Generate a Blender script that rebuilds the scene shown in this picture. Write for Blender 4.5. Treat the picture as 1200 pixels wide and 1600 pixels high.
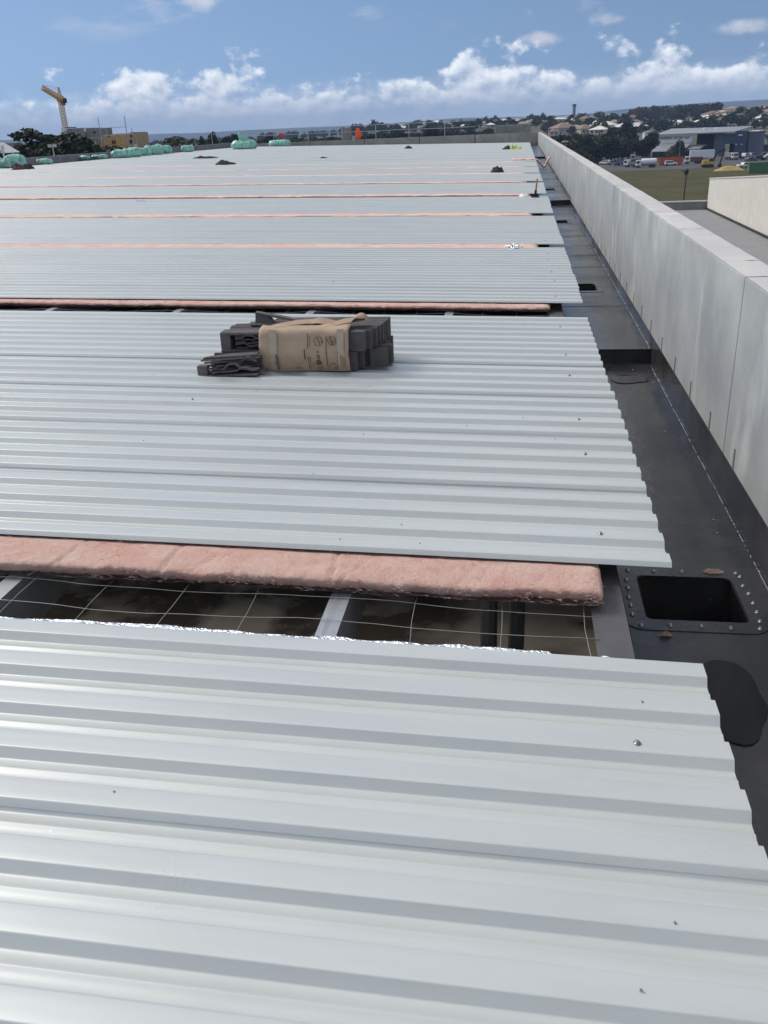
import bpy, bmesh, math, random
from mathutils import Vector, Matrix, noise
random.seed(7)
rad = math.radians
scene = bpy.context.scene
for o in list(bpy.data.objects): bpy.data.objects.remove(o, do_unlink=True)

# ------------------------------------------------------------------ camera
F, CX, CY = 1356.0, 600.0, 800.0            # focal length and centre in pixels of the 1200x1600 photograph
HS, H0, VX, CAMH = -.043, 199.3, 817.0, 1.52  # horizon slope and height, vanishing point of the gutter line, eye height
_p1 = Vector((0-CX, H0-HS*600-CY, F)); _p2 = Vector((1200-CX, H0+HS*600-CY, F))
_n = _p1.cross(_p2).normalized()
if _n.y > 0: _n = -_n
_Y = Vector((VX-CX, H0+HS*(VX-600)-CY, F)); _Y -= _n*_Y.dot(_n); _Y.normalize()
_X = _Y.cross(_n)
RM = Matrix((_X, _Y, _n))
CAM = Vector((0, 0, CAMH))
cd = bpy.data.cameras.new('camera'); cam = bpy.data.objects.new('camera', cd); scene.collection.objects.link(cam)
cd.sensor_fit = 'VERTICAL'; cd.sensor_height = 36; cd.lens = F/1600*36; cd.clip_start = .05; cd.clip_end = 30000
r_, u_, b_ = RM.col[0], -RM.col[1], -RM.col[2]
cam.matrix_world = Matrix(((r_.x, u_.x, b_.x, 0), (r_.y, u_.y, b_.y, 0), (r_.z, u_.z, b_.z, CAMH), (0, 0, 0, 1)))
scene.camera = cam
scene.render.resolution_x, scene.render.resolution_y = 768, 1024
SUN_AZ, SUN_EL = rad(-70), rad(42)          # azimuth from +y (negative: to the left), elevation
SUN_STR, SUN_ANG, SKY_STR = 1.9, rad(20), .082
scene.view_settings.view_transform = 'Standard'; scene.view_settings.look = 'None'
scene.view_settings.gamma = 1; scene.view_settings.exposure = .45
scene.render.engine = 'CYCLES'
scene.cycles.max_bounces = 6; scene.cycles.volume_bounces = 0; scene.cycles.diffuse_bounces = 3; scene.cycles.glossy_bounces = 3; scene.cycles.transmission_bounces = 3

# ------------------------------------------------------------------ world: sky with a low bank of cumulus all round
w = bpy.data.worlds.new('World'); scene.world = w; w.use_nodes = True
nt = w.node_tree; nt.nodes.clear(); L = nt.links.new
def N(t, **k):
    n = nt.nodes.new(t)
    for a, v in k.items(): setattr(n, a, v)
    return n
def mth(op, a, b=None, c=None, clamp=False):
    n = N('ShaderNodeMath', operation=op, use_clamp=clamp)
    for i, v in enumerate((a, b, c)):
        if v is None: continue
        if isinstance(v, (int, float)): n.inputs[i].default_value = v
        else: L(v, n.inputs[i])
    return n.outputs[0]
def sstep(v, lo, hi, a=0., b=1.):
    n = N('ShaderNodeMapRange', interpolation_type='SMOOTHSTEP')
    L(v, n.inputs[0])
    for i, x in enumerate((lo, hi, a, b)):
        if isinstance(x, (int, float)): n.inputs[i+1].default_value = x
        else: L(x, n.inputs[i+1])
    return n.outputs[0]
def noi(vec, scale, detail=6., rough=.55, lac=2.):
    n = N('ShaderNodeTexNoise'); L(vec, n.inputs['Vector'])
    n.inputs['Scale'].default_value = scale; n.inputs['Detail'].default_value = detail
    n.inputs['Roughness'].default_value = rough; n.inputs['Lacunarity'].default_value = lac
    return n.outputs[0]
sky = N('ShaderNodeTexSky', sky_type='NISHITA', sun_disc=False)
sky.sun_elevation = SUN_EL; sky.sun_rotation = SUN_AZ
sky.air_density = 1.0; sky.dust_density = .2; sky.ozone_density = 2.0
tc = N('ShaderNodeTexCoord'); sp = N('ShaderNodeSeparateXYZ'); L(tc.outputs['Generated'], sp.inputs[0])
az = mth('ARCTAN2', sp.outputs[0], sp.outputs[1])
hor = mth('SQRT', mth('ADD', mth('MULTIPLY', sp.outputs[0], sp.outputs[0]), mth('MULTIPLY', sp.outputs[1], sp.outputs[1])))
el = mth('ARCTAN2', sp.outputs[2], hor)
svec = N('ShaderNodeCombineXYZ'); L(sp.outputs[0], svec.inputs[0]); L(sp.outputs[1], svec.inputs[1]); L(mth('ADD', mth('MULTIPLY', mth('MAXIMUM', sp.outputs[2], 0.), .9), .22), svec.inputs[2])
svn = N('ShaderNodeVectorMath', operation='NORMALIZE'); L(svec.outputs[0], svn.inputs[0]); L(svn.outputs[0], sky.inputs[0])
def cvec(ka, ke, off=0.):
    c = N('ShaderNodeCombineXYZ'); L(mth('MULTIPLY', az, ka), c.inputs[0]); L(mth('MULTIPLY', el, ke), c.inputs[1]); c.inputs[2].default_value = off
    return c.outputs[0]
deg = math.pi/180
# cloud-top elevation: base + slow noise + a few towers
v1 = cvec(1, 0, 3.1)
top = mth('ADD', 1.5*deg, mth('MULTIPLY', noi(v1, 9, 3, .5), 2.0*deg))
for (a0, wd, h) in ((-.045, .042, 1.6), (-.40, .05, .95), (.115, .06, 1.3), (-.285, .04, .85), (-.175, .035, .7), (.25, .07, .3), (-.62, .06, .6), (.6, .05, 1.2), (1.1, .06, 1.), (-1.2, .07, 1.1), (2., .05, 1.2), (-2.2, .06, 1.), (2.8, .06, 1.1)):
    d = mth('DIVIDE', mth('SUBTRACT', az, a0), wd)
    top = mth('ADD', top, mth('MULTIPLY', h*deg, mth('POWER', 2.718, mth('MULTIPLY', -1., mth('MULTIPLY', d, d)))))
bil = noi(cvec(24, 33, 1.7), 1.0, 9, .56)                # billows
c_up = N('ShaderNodeCombineXYZ'); L(mth('ADD', mth('MULTIPLY', az, 24), -.10), c_up.inputs[0]); L(mth('ADD', mth('MULTIPLY', el, 33), .20), c_up.inputs[1]); c_up.inputs[2].default_value = 1.7
bil_up = noi(c_up.outputs[0], 1.0, 9, .56)
thr = mth('ADD', .478, mth('MULTIPLY', mth('SUBTRACT', el, top), 6.0))   # rises with height above the local cloud-top level
dist = mth('SUBTRACT', bil, thr)
dens = mth('MAXIMUM', sstep(dist, 0., .15), sstep(el, 3.2*deg, .3*deg, 0., .82))
lit = mth('ADD', .50, mth('MULTIPLY', mth('SUBTRACT', bil, bil_up), 3.6))
lit = mth('ADD', lit, sstep(dist, .22, .0, 0., .22))
lit = mth('MULTIPLY', mth('MULTIPLY', mth('MINIMUM', mth('MAXIMUM', lit, 0.), 1.), sstep(el, .5*deg, 2.4*deg, .12, 1.)), sstep(dist, -.05, .05))
cm = N('ShaderNodeMix', data_type='RGBA'); L(lit, cm.inputs[0])
cm.inputs[6].default_value = (.31, .385, .52, 1); cm.inputs[7].default_value = (.80, .83, .86, 1)
# higher scattered cloud: small puffs and a thin pale sheet
hi = noi(cvec(5.2, 17, 4.4), 1., 7, .6)
hmask = sstep(el, 4.5*deg, 7*deg)
hd = mth('MULTIPLY', sstep(hi, .60, .76), hmask)
for (a0, e0, wa, we, k0) in ((-.325, .121, .035, .010, .9), (.17, .128, .16, .020, 1.), (.02, .076, .03, .008, .85), (.205, .073, .035, .009, .9), (-.13, .128, .06, .008, .8), (.09, .088, .03, .006, .7), (-.62, .125, .05, .012, .8), (.9, .12, .1, .015, .9), (-1.5, .12, .09, .015, .9), (2.3, .11, .1, .015, .9)):
    d1 = mth('DIVIDE', mth('SUBTRACT', az, a0), wa); d2 = mth('DIVIDE', mth('SUBTRACT', el, e0), we)
    bl0 = mth('POWER', 2.718, mth('MULTIPLY', -1., mth('ADD', mth('MULTIPLY', d1, d1), mth('MULTIPLY', d2, d2))))
    hd = mth('MAXIMUM', hd, mth('MULTIPLY', k0, sstep(mth('ADD', bl0, mth('MULTIPLY', mth('SUBTRACT', bil, .5), 3.0)), .45, 1.35)))
# broken cloud over the rest of the sky
hv = noi(tc.outputs['Generated'], 3.4, 7, .6)
oc_ = mth('MULTIPLY', sstep(hv, .43, .60), sstep(el, 8.5*deg, 22*deg))
# world mixing
skyc = N('ShaderNodeMix', data_type='RGBA', blend_type='MULTIPLY'); skyc.inputs[0].default_value = 1
L(sky.outputs[0], skyc.inputs[6]); skyc.inputs[7].default_value = (SKY_STR, SKY_STR, SKY_STR, 1)
m1 = N('ShaderNodeMix', data_type='RGBA'); L(mth('MULTIPLY', hd, .75), m1.inputs[0]); L(skyc.outputs[2], m1.inputs[6]); m1.inputs[7].default_value = (.58, .58, .63, 1)
m3 = N('ShaderNodeMix', data_type='RGBA'); L(mth('MULTIPLY', oc_, .9), m3.inputs[0]); L(m1.outputs[2], m3.inputs[6]); m3.inputs[7].default_value = (.92, .92, .93, 1)
m2 = N('ShaderNodeMix', data_type='RGBA'); L(mth('MULTIPLY', dens, .97), m2.inputs[0]); L(m3.outputs[2], m2.inputs[6]); L(cm.outputs[2], m2.inputs[7])
bg = N('ShaderNodeBackground'); L(m2.outputs[2], bg.inputs[0]); bg.inputs[1].default_value = 1
wo = N('ShaderNodeOutputWorld'); L(bg.outputs[0], wo.inputs[0])

sd = bpy.data.lights.new('sun', 'SUN'); so = bpy.data.objects.new('sun', sd); scene.collection.objects.link(so)
sd.energy = SUN_STR; sd.angle = SUN_ANG; sd.color = (1, .945, .86)
sdir = Vector((math.sin(SUN_AZ)*math.cos(SUN_EL), math.cos(SUN_AZ)*math.cos(SUN_EL), math.sin(SUN_EL)))
so.rotation_euler = sdir.to_track_quat('Z', 'Y').to_euler(); so.location = (0, 0, 60)

# ------------------------------------------------------------------ helpers
COL = scene.collection
SL = math.tan(rad(1.27))                     # fall of the roof towards the gutter
def zr(x): return -SL*x
def ray(px, py): return (RM @ Vector((px-CX, py-CY, F))).normalized()
def P(px, py, Y):                            # point on the sight line at forward distance Y
    r = ray(px, py); return CAM + r*(Y/r.y)
def onz(px, py, z):
    r = ray(px, py); return CAM + r*((z-CAMH)/r.z)
def onroof(px, py):
    r = ray(px, py); return CAM + r*(-CAMH/(r.z+SL*r.x))
def lerp_tab(tab, v):
    if v <= tab[0][0]: return tab[0][1]
    for (a, fa), (b, fb) in zip(tab, tab[1:]):
        if v <= b: return fa+(fb-fa)*(v-a)/(b-a)
    return tab[-1][1]
def sm(a, b, v):
    t = min(1, max(0, (v-a)/(b-a))); return t*t*(3-2*t)
GZ = -16.0
HILL = [(-1.2, 3), (-.35, 3), (-.2, 9), (-.158, 14.5), (-.086, 18.5), (0, 19), (.061, 20), (.1, 18.5), (.134, 17), (.18, 18), (.22, 21), (.275, 23.5), (.5, 24), (1.2, 5)]
RIDGE = [(-1.5, 3), (-.45, 4), (-.16, 4.5), (-.067, 8), (-.003, 6.5), (.06, 6), (.1, 10), (.134, 12), (.2, 13), (.28, 13.5), (.6, 12), (1.5, 5)]
def tz(x, y):
    D = math.hypot(x, y); ph = math.atan2(x, y)
    up = 10.5*sm(-14, -46, x)*(1-sm(500, 1000, D))
    if D < 520: return GZ+up
    A = lerp_tab(HILL, ph)
    z = GZ + A*sm(520, 1150, D) - (A+6)*sm(1300, 2300, D)
    z += .9*noise.noise(Vector((x/160, y/160, 0)))*sm(520, 720, D)
    zr_ = 1.5+lerp_tab(RIDGE, ph)*6000/F
    n = noise.noise(Vector((ph*7, 2.2, 0)))*7+noise.noise(Vector((ph*25, 5.2, 0)))*2.5
    return z + up + (zr_+n-(GZ-6))*sm(4300, 6000, D)
def ground(px, py):
    r = ray(px, py); t = 90
    while t < 2600:
        p = CAM+r*t
        if p.z <= tz(p.x, p.y): return p
        t += 2 if t < 500 else 5
    return CAM+r*1250

class MB:
    def __init__(s): s.v = []; s.f = []; s.m = []; s.mi = 0
    def box(s, c, d, rot=None):
        c = Vector(c); h = Vector(d)/2; n = len(s.v)
        for sx, sy, sz in ((-1,-1,-1),(1,-1,-1),(1,1,-1),(-1,1,-1),(-1,-1,1),(1,-1,1),(1,1,1),(-1,1,1)):
            p = Vector((sx*h.x, sy*h.y, sz*h.z))
            if rot is not None: p = rot @ p
            s.v.append(c+p)
        s._f([(0,3,2,1),(4,5,6,7),(0,1,5,4),(1,2,6,5),(2,3,7,6),(3,0,4,7)], n); return s
    def bb(s, x0, x1, y0, y1, z0, z1): return s.box(((x0+x1)/2,(y0+y1)/2,(z0+z1)/2), (abs(x1-x0),abs(y1-y0),abs(z1-z0)))
    def _f(s, fs, n):
        for f in fs: s.f.append(tuple(i+n for i in f)); s.m.append(s.mi)
    def quad(s, a, b, c, d):
        n = len(s.v); s.v += [Vector(a), Vector(b), Vector(c), Vector(d)]; s._f([(0,1,2,3)], n); return s
    def tube(s, pts, r, k=6, r2=None):
        pts = [Vector(p) for p in pts]; n0 = len(s.v); M = len(pts)
        for i, p in enumerate(pts):
            t = (pts[min(i+1, M-1)]-pts[max(i-1, 0)]).normalized()
            a = Vector((0,0,1)) if abs(t.z) < .9 else Vector((1,0,0))
            u = t.cross(a).normalized(); v = t.cross(u)
            rr = r if r2 is None else r+(r2-r)*i/max(1, M-1)
            for j in range(k):
                q = 2*math.pi*j/k; s.v.append(p+(u*math.cos(q)+v*math.sin(q))*rr)
        for i in range(M-1):
            for j in range(k):
                s._f([(i*k+j, i*k+(j+1)%k, (i+1)*k+(j+1)%k, (i+1)*k+j)], n0)
        s._f([tuple(range(k)), tuple(range((M-1)*k+k-1, (M-1)*k-1, -1))], n0); return s
    def bar(s, a, b, w, d=None):
        a = Vector(a); b = Vector(b); t = b-a; d = d or w
        q = t.to_track_quat('Z', 'Y').to_matrix()
        return s.box((a+b)/2, (w, d, t.length), q)
    def prism(s, poly, axis, a, b):
        # polygon (two coords) extruded along axis between a and b
        n = len(s.v); k = len(poly)
        for t in (a, b):
            for (u, v) in poly:
                s.v.append(Vector({'x': (t,u,v), 'y': (u,t,v), 'z': (u,v,t)}[axis]))
        s._f([tuple(range(k)), tuple(range(2*k-1, k-1, -1))], n)
        s._f([(i, i+k, (i+1)%k+k, (i+1)%k) for i in range(k)], n); return s
    def lathe(s, prof, k=12, c=(0,0,0), axis='z'):
        n = len(s.v); c = Vector(c)
        for (r, h) in prof:
            for j in range(k):
                q = 2*math.pi*j/k; u, v = r*math.cos(q), r*math.sin(q)
                s.v.append(c+Vector({'z': (u,v,h), 'x': (h,u,v), 'y': (u,h,v)}[axis]))
        M = len(prof)
        for i in range(M-1):
            for j in range(k): s._f([(i*k+j, i*k+(j+1)%k, (i+1)*k+(j+1)%k, (i+1)*k+j)], n)
        s._f([tuple(range(k-1,-1,-1)), tuple(range((M-1)*k, M*k))], n); return s
    def grid(s, fn, nu, nv, wrap=False):
        n = len(s.v)
        for i in range(nu+1):
            for j in range(nv+1): s.v.append(Vector(fn(i/nu, j/nv)))
        for i in range(nu):
            for j in range(nv):
                s._f([(i*(nv+1)+j, (i+1)*(nv+1)+j, (i+1)*(nv+1)+j+1, i*(nv+1)+j+1)], n)
        return s
    def mesh(s, name, mats, smooth=False, fix=True):
        me = bpy.data.meshes.new(name)
        me.from_pydata([tuple(v) for v in s.v], [], s.f)
        for m in (mats if isinstance(mats, (list, tuple)) else [mats]): me.materials.append(m)
        me.polygons.foreach_set('material_index', s.m)
        if smooth: me.polygons.foreach_set('use_smooth', [True]*len(s.f))
        if fix:
            bm = bmesh.new(); bm.from_mesh(me); bmesh.ops.recalc_face_normals(bm, faces=bm.faces); bm.to_mesh(me); bm.free()
        me.update(); return me
    def build(s, name, mats, parent=None, smooth=False, bevel=0, loc=None, fix=True):
        me = s.mesh(name, mats, smooth, fix)
        o = link(name, me, parent)
        if bevel:
            b = o.modifiers.new('bevel', 'BEVEL'); b.width = bevel; b.segments = 2; b.limit_method = 'ANGLE'; b.angle_limit = rad(40)
        if loc is not None: o.location = loc
        return o
def link(name, data, parent=None, loc=None, rz=0):
    o = bpy.data.objects.new(name, data); COL.objects.link(o)
    if parent is not None: o.parent = parent
    if loc is not None: o.location = loc
    if rz: o.rotation_euler.z = rz
    return o
def tag(o, label, cat, group=None):
    o['label'] = label; o['category'] = cat
    if group: o['group'] = group
    return o
def thing(name, label, cat, loc=(0,0,0), rz=0, group=None):
    return tag(link(name, None, None, loc, rz), label, cat, group)
def struct(o): o['kind'] = 'structure'; return o
def stuff(o): o['kind'] = 'stuff'; return o
def copy_tree(o, parent=None):
    c = o.copy(); COL.objects.link(c); c.parent = parent
    for ch in list(o.children): copy_tree(ch, c)
    return c

# ------------------------------------------------------------------ materials
MATS = {}
def mat(name, col, rough=.6, metal=0., spec=.5, var=.0, vscale=4., var2=None, bump=0., bscale=40., coat=0., stretch=None, rvar=0.):
    if name in MATS: return MATS[name]
    m = bpy.data.materials.new(name); m.use_nodes = True; t = m.node_tree; b = t.nodes['Principled BSDF']
    b.inputs['Roughness'].default_value = rough; b.inputs['Metallic'].default_value = metal
    b.inputs['Specular IOR Level'].default_value = spec
    if coat: b.inputs['Coat Weight'].default_value = coat; b.inputs['Coat Roughness'].default_value = .1
    b.inputs['Base Color'].default_value = (*col, 1)
    tcn = t.nodes.new('ShaderNodeTexCoord'); src = tcn.outputs['Object']
    if stretch:
        mp = t.nodes.new('ShaderNodeMapping'); mp.inputs['Scale'].default_value = stretch; t.links.new(src, mp.inputs[0]); src = mp.outputs[0]
    if var or var2 or rvar:
        n = t.nodes.new('ShaderNodeTexNoise'); n.inputs['Scale'].default_value = vscale; n.inputs['Detail'].default_value = 6; n.inputs['Roughness'].default_value = .62
        t.links.new(src, n.inputs['Vector'])
        r = t.nodes.new('ShaderNodeMapRange'); r.inputs[1].default_value = .3; r.inputs[2].default_value = .7; t.links.new(n.outputs[0], r.inputs[0])
        mx = t.nodes.new('ShaderNodeMix'); mx.data_type = 'RGBA'; t.links.new(r.outputs[0], mx.inputs[0])
        c2 = var2 or tuple(max(0, c*(1+var)) for c in col); c1 = col if var2 else tuple(c*(1-var) for c in col)
        mx.inputs[6].default_value = (*c1, 1); mx.inputs[7].default_value = (*c2, 1); t.links.new(mx.outputs[2], b.inputs['Base Color'])
        if rvar:
            rr = t.nodes.new('ShaderNodeMapRange'); rr.inputs[1].default_value = .3; rr.inputs[2].default_value = .7
            rr.inputs[3].default_value = rough-rvar; rr.inputs[4].default_value = rough+rvar
            t.links.new(n.outputs[0], rr.inputs[0]); t.links.new(rr.outputs[0], b.inputs['Roughness'])
    if bump:
        n2 = t.nodes.new('ShaderNodeTexNoise'); n2.inputs['Scale'].default_value = bscale; n2.inputs['Detail'].default_value = 5; t.links.new(src, n2.inputs['Vector'])
        bp = t.nodes.new('ShaderNodeBump'); bp.inputs['Strength'].default_value = bump; bp.inputs['Distance'].default_value = .02; t.links.new(n2.outputs[0], bp.inputs['Height'])
        t.links.new(bp.outputs[0], b.inputs['Normal'])
    MATS[name] = m; return m
class T:                                      # small wrapper to edit a material's nodes
    def __init__(s, m): s.t = m.node_tree; s.b = s.t.nodes['Principled BSDF']
    def n(s, ty, **k):
        x = s.t.nodes.new(ty)
        for a, v in k.items(): setattr(x, a, v)
        return x
    def l(s, a, b): s.t.links.new(a, b)
    def noise(s, scale, detail=6, rough=.6, src=None, vec=(1,1,1), loc=(0,0,0)):
        if src is None:
            tcx = s.n('ShaderNodeTexCoord'); src = tcx.outputs['Object']
        mp = s.n('ShaderNodeMapping'); mp.inputs['Scale'].default_value = vec; mp.inputs['Location'].default_value = loc; s.l(src, mp.inputs[0])
        x = s.n('ShaderNodeTexNoise'); x.inputs['Scale'].default_value = scale; x.inputs['Detail'].default_value = detail; x.inputs['Roughness'].default_value = rough
        s.l(mp.outputs[0], x.inputs['Vector']); return x.outputs[0]
    def mr(s, v, a, b, c=0., d=1.):
        x = s.n('ShaderNodeMapRange'); s.l(v, x.inputs[0])
        for i, q in enumerate((a, b, c, d)): x.inputs[i+1].default_value = q
        return x.outputs[0]
    def mix(s, f, a, b):
        x = s.n('ShaderNodeMix', data_type='RGBA')
        if isinstance(f, (int, float)): x.inputs[0].default_value = f
        else: s.l(f, x.inputs[0])
        for i, q in ((6, a), (7, b)):
            if isinstance(q, tuple): x.inputs[i].default_value = (*q, 1)
            else: s.l(q, x.inputs[i])
        return x.outputs[2]
    def mul(s, a, b):
        x = s.n('ShaderNodeMath', operation='MULTIPLY'); s.l(a, x.inputs[0])
        if isinstance(b, (int, float)): x.inputs[1].default_value = b
        else: s.l(b, x.inputs[1])
        return x.outputs[0]
    def bump(s, h, strength, dist):
        x = s.n('ShaderNodeBump'); x.inputs['Strength'].default_value = strength; x.inputs['Distance'].default_value = dist
        s.l(h, x.inputs['Height']); s.l(x.outputs[0], s.b.inputs['Normal']); return x
    def world(s):
        g = s.n('ShaderNodeNewGeometry'); return g.outputs['Position']

# painted roof steel with faint dust and water marks
M_roof = mat('roof_paint', (.66, .70, .70), .36, .25, .5)
t = T(M_roof); wp = t.world()
dust = t.mr(t.noise(1.1, 7, .65, wp, (.5, 1.6, 1)), .42, .75)
fine = t.mr(t.noise(9, 5, .6, wp, (.25, 1, 1), (3, 1, 0)), .5, .8)
c = t.mix(t.mul(dust, .6), (.575, .60, .585), (.50, .515, .50)); c = t.mix(t.mul(fine, .3), c, (.475, .485, .475))
t.l(c, t.b.inputs['Base Color'])
t.l(t.mr(t.noise(2.3, 6, .6, wp, (.6, 2, 1), (9, 0, 0)), .3, .7, .31, .43), t.b.inputs['Roughness'])
wetm = t.mul(t.mr(t.noise(2.1, 2, .5, wp, (1, 1.3, 1), (2.3, .4, 0)), .62, .72), t.mr(t.noise(46, 3, .5, wp), .55, .68))
t.bump(wetm, .16, .003)
M_steel = mat('galvanised_steel', (.47, .49, .51), .42, .75, .5, var=.10, vscale=30)
M_screw = mat('screw_steel', (.30, .31, .32), .4, .9)
M_wire = mat('mesh_wire', (.42, .41, .385), .45, .6)
M_brownsteel = mat('primed_steel', (.105, .10, .105), .48, .2, .5, var=.12, vscale=14)
M_foil = mat('silver_foil', (.86, .87, .89), .24, 1.0, .5, bump=.9, bscale=60)
M_ins = mat('pink_glasswool', (.62, .29, .235), .95, 0, .1)
t = T(M_ins)
c = t.mix(t.mr(t.noise(5, 6, .65, None, (1, 1.3, 1)), .33, .68), (.87, .505, .41), (.94, .69, .585))
c = t.mix(t.mr(t.noise(17, 5, .7, None, (1, 1, 1), (4, 2, 0)), .56, .75), c, (.82, .45, .39))
c = t.mix(t.mr(t.noise(3, 4, .6, None, (1, 1, 1), (1, 7, 0)), .62, .72), c, (.82, .48, .46)); t.l(c, t.b.inputs['Base Color'])
t.bump(t.noise(22, 10, .8), 1.0, .03)
# black gutter lining: wet look, dust, scuffs
M_gut = mat('gutter_lining', (.035, .036, .039), .3, .0, .5)
t = T(M_gut); wp = t.world()
c = t.mix(t.mr(t.noise(1.6, 6, .65, wp), .38, .66), (.028, .028, .031), (.066, .064, .062))
c = t.mix(t.mul(t.mr(t.noise(60, 3, .6, wp, (1, .35, 1)), .68, .74), t.mr(t.noise(2.2, 3, .5, wp, (1, 1, 1), (5, 0, 0)), .5, .62)), c, (.30, .30, .29))
t.l(c, t.b.inputs['Base Color']); t.l(t.mr(t.noise(1.3, 5, .6, wp, (1, 1, 1), (2, 8, 0)), .36, .66, .10, .36), t.b.inputs['Roughness'])
t.bump(t.noise(5, 5, .6, wp), .25, .02)
M_seal = mat('white_seam_mark', (.55, .55, .53), .8, var=.3, vscale=60)
M_puddle = mat('standing_water', (.012, .012, .013), .05, 0, .25)
# precast concrete
def concrete(name, a, b_, st, streak=.5):
    m = mat(name, a, .85, 0, .35); t = T(m); wp = t.world()
    c = t.mix(t.mr(t.noise(1.3, 7, .62, wp), .34, .68), a, b_)
    c = t.mix(t.mul(t.mr(t.noise(1.7, 6, .6, wp, (1, 1, .22), (3, 3, 0)), .46, .78), streak), c, st)
    c = t.mix(t.mul(t.mr(t.noise(2.4, 4, .55, wp, (1, 1, .4), (8, 1, 4)), .56, .70), .6), c, tuple(min(.8, q*1.28) for q in b_))
    t.l(c, t.b.inputs['Base Color']); t.bump(t.noise(55, 6, .7, wp), .28, .006); return m
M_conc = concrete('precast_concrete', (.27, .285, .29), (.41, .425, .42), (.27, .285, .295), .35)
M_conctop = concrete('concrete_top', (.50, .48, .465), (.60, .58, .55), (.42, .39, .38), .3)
M_concfar = concrete('weathered_concrete', (.27, .265, .235), (.37, .36, .32), (.22, .21, .19), .5)
M_concdark = concrete('grey_concrete', (.20, .20, .20), (.29, .285, .28), (.17, .165, .16), .4)
M_joint = mat('dark_joint', (.03, .03, .03), .9)
M_floor = mat('slab_concrete', (.20, .18, .155), .55)
t = T(M_floor); wp = t.world()
c = t.mix(t.mr(t.noise(1.1, 6, .6, wp), .35, .68), (.27, .245, .205), (.37, .34, .29)); wet = t.mr(t.noise(.9, 5, .5, wp, (1, 1, 1), (6.3, 2.1, 0)), .48, .58)
t.l(t.mix(wet, c, (.09, .08, .066)), t.b.inputs['Base Color']); t.l(t.mr(wet, 0, 1, .7, .12), t.b.inputs['Roughness'])
M_dark = mat('dark_steel', (.035, .037, .042), .6, .3)
M_foam = mat('grey_foam', (.115, .105, .104), .92, 0, .2, var=.16, vscale=22, bump=.5, bscale=260)
M_foam2 = mat('grey_foam_cut', (.205, .19, .188), .95, 0, .2, var=.2, vscale=60, bump=.8, bscale=340)
M_card = mat('cardboard', (.43, .315, .225), .8, 0, .3, var=.10, vscale=7, bump=.15, bscale=90)
M_cardin = mat('cardboard_flap', (.37, .265, .185), .85, 0, .3, var=.14, vscale=12)
M_ink = mat('print_ink', (.06, .045, .035), .7)
M_tape = mat('clear_tape', (.43, .345, .255), .32, 0, .6, var=.10, vscale=25)
M_green = mat('green_plastic_wrap', (.30, .60, .50), .25, 0, .6, var=.3, vscale=4, bump=1.0, bscale=9)
T(M_green).b.inputs['Transmission Weight'].default_value = .12
M_black = mat('black_cloth', (.02, .021, .02), .9, var=.3, vscale=12)
M_hiviz = mat('yellow_cloth', (.45, .50, .12), .85, var=.2, vscale=20)
M_orange = mat('orange_cloth', (.85, .13, .03), .8, var=.25, vscale=5)
M_red = mat('red_plastic', (.55, .05, .035), .5)
M_wood = mat('tool_handle', (.38, .13, .075), .6, var=.2, vscale=30)
M_white = mat('white_paint', (.78, .78, .77), .5, var=.05, vscale=2)
M_cream = concrete('cream_render', (.60, .585, .52), (.65, .635, .57), (.57, .55, .49), .2)
M_greyroof = mat('grey_roof_membrane', (.25, .25, .255), .7, var=.08, vscale=.8)
M_cap = mat('pale_capping', (.62, .62, .60), .5)
# ground
M_ground = mat('suburban_ground', (.10, .10, .07), 1.0, 0, .1)
t = T(M_ground); wp = t.world()
c = t.mix(t.mr(t.noise(.012, 8, .7, wp), .40, .62), (.075, .085, .055), (.17, .15, .11))
c = t.mix(t.mr(t.noise(.05, 6, .7, wp, (1, 1, 1), (40, 0, 0)), .54, .7), c, (.045, .06, .035))
t.l(c, t.b.inputs['Base Color'])
M_grass = mat('field_grass', (.075, .085, .035), 1, 0, .1)
t = T(M_grass); wp = t.world()
c = t.mix(t.mr(t.noise(.09, 8, .7, wp), .36, .66), (.062, .064, .026), (.105, .092, .045)); c = t.mix(t.mr(t.noise(.9, 5, .7, wp), .5, .75), c, (.045, .046, .02)); t.l(c, t.b.inputs['Base Color'])
M_yard = mat('yard_gravel', (.075, .072, .068), .95, var=.3, vscale=.15)
M_hill = mat('far_ridge', (.05, .065, .045), 1, 0, .1, var=.35, vscale=.004)
M_leafA = mat('leaf_dark', (.032, .040, .018), .8, 0, .25, var=.35, vscale=.6)
M_leafB = mat('leaf_olive', (.075, .080, .032), .8, 0, .25, var=.3, vscale=.6)
M_leafC = mat('leaf_deep', (.026, .036, .022), .8, 0, .25, var=.35, vscale=.6)
M_bark = mat('bark', (.12, .095, .07), .9, var=.3, vscale=3)

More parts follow.
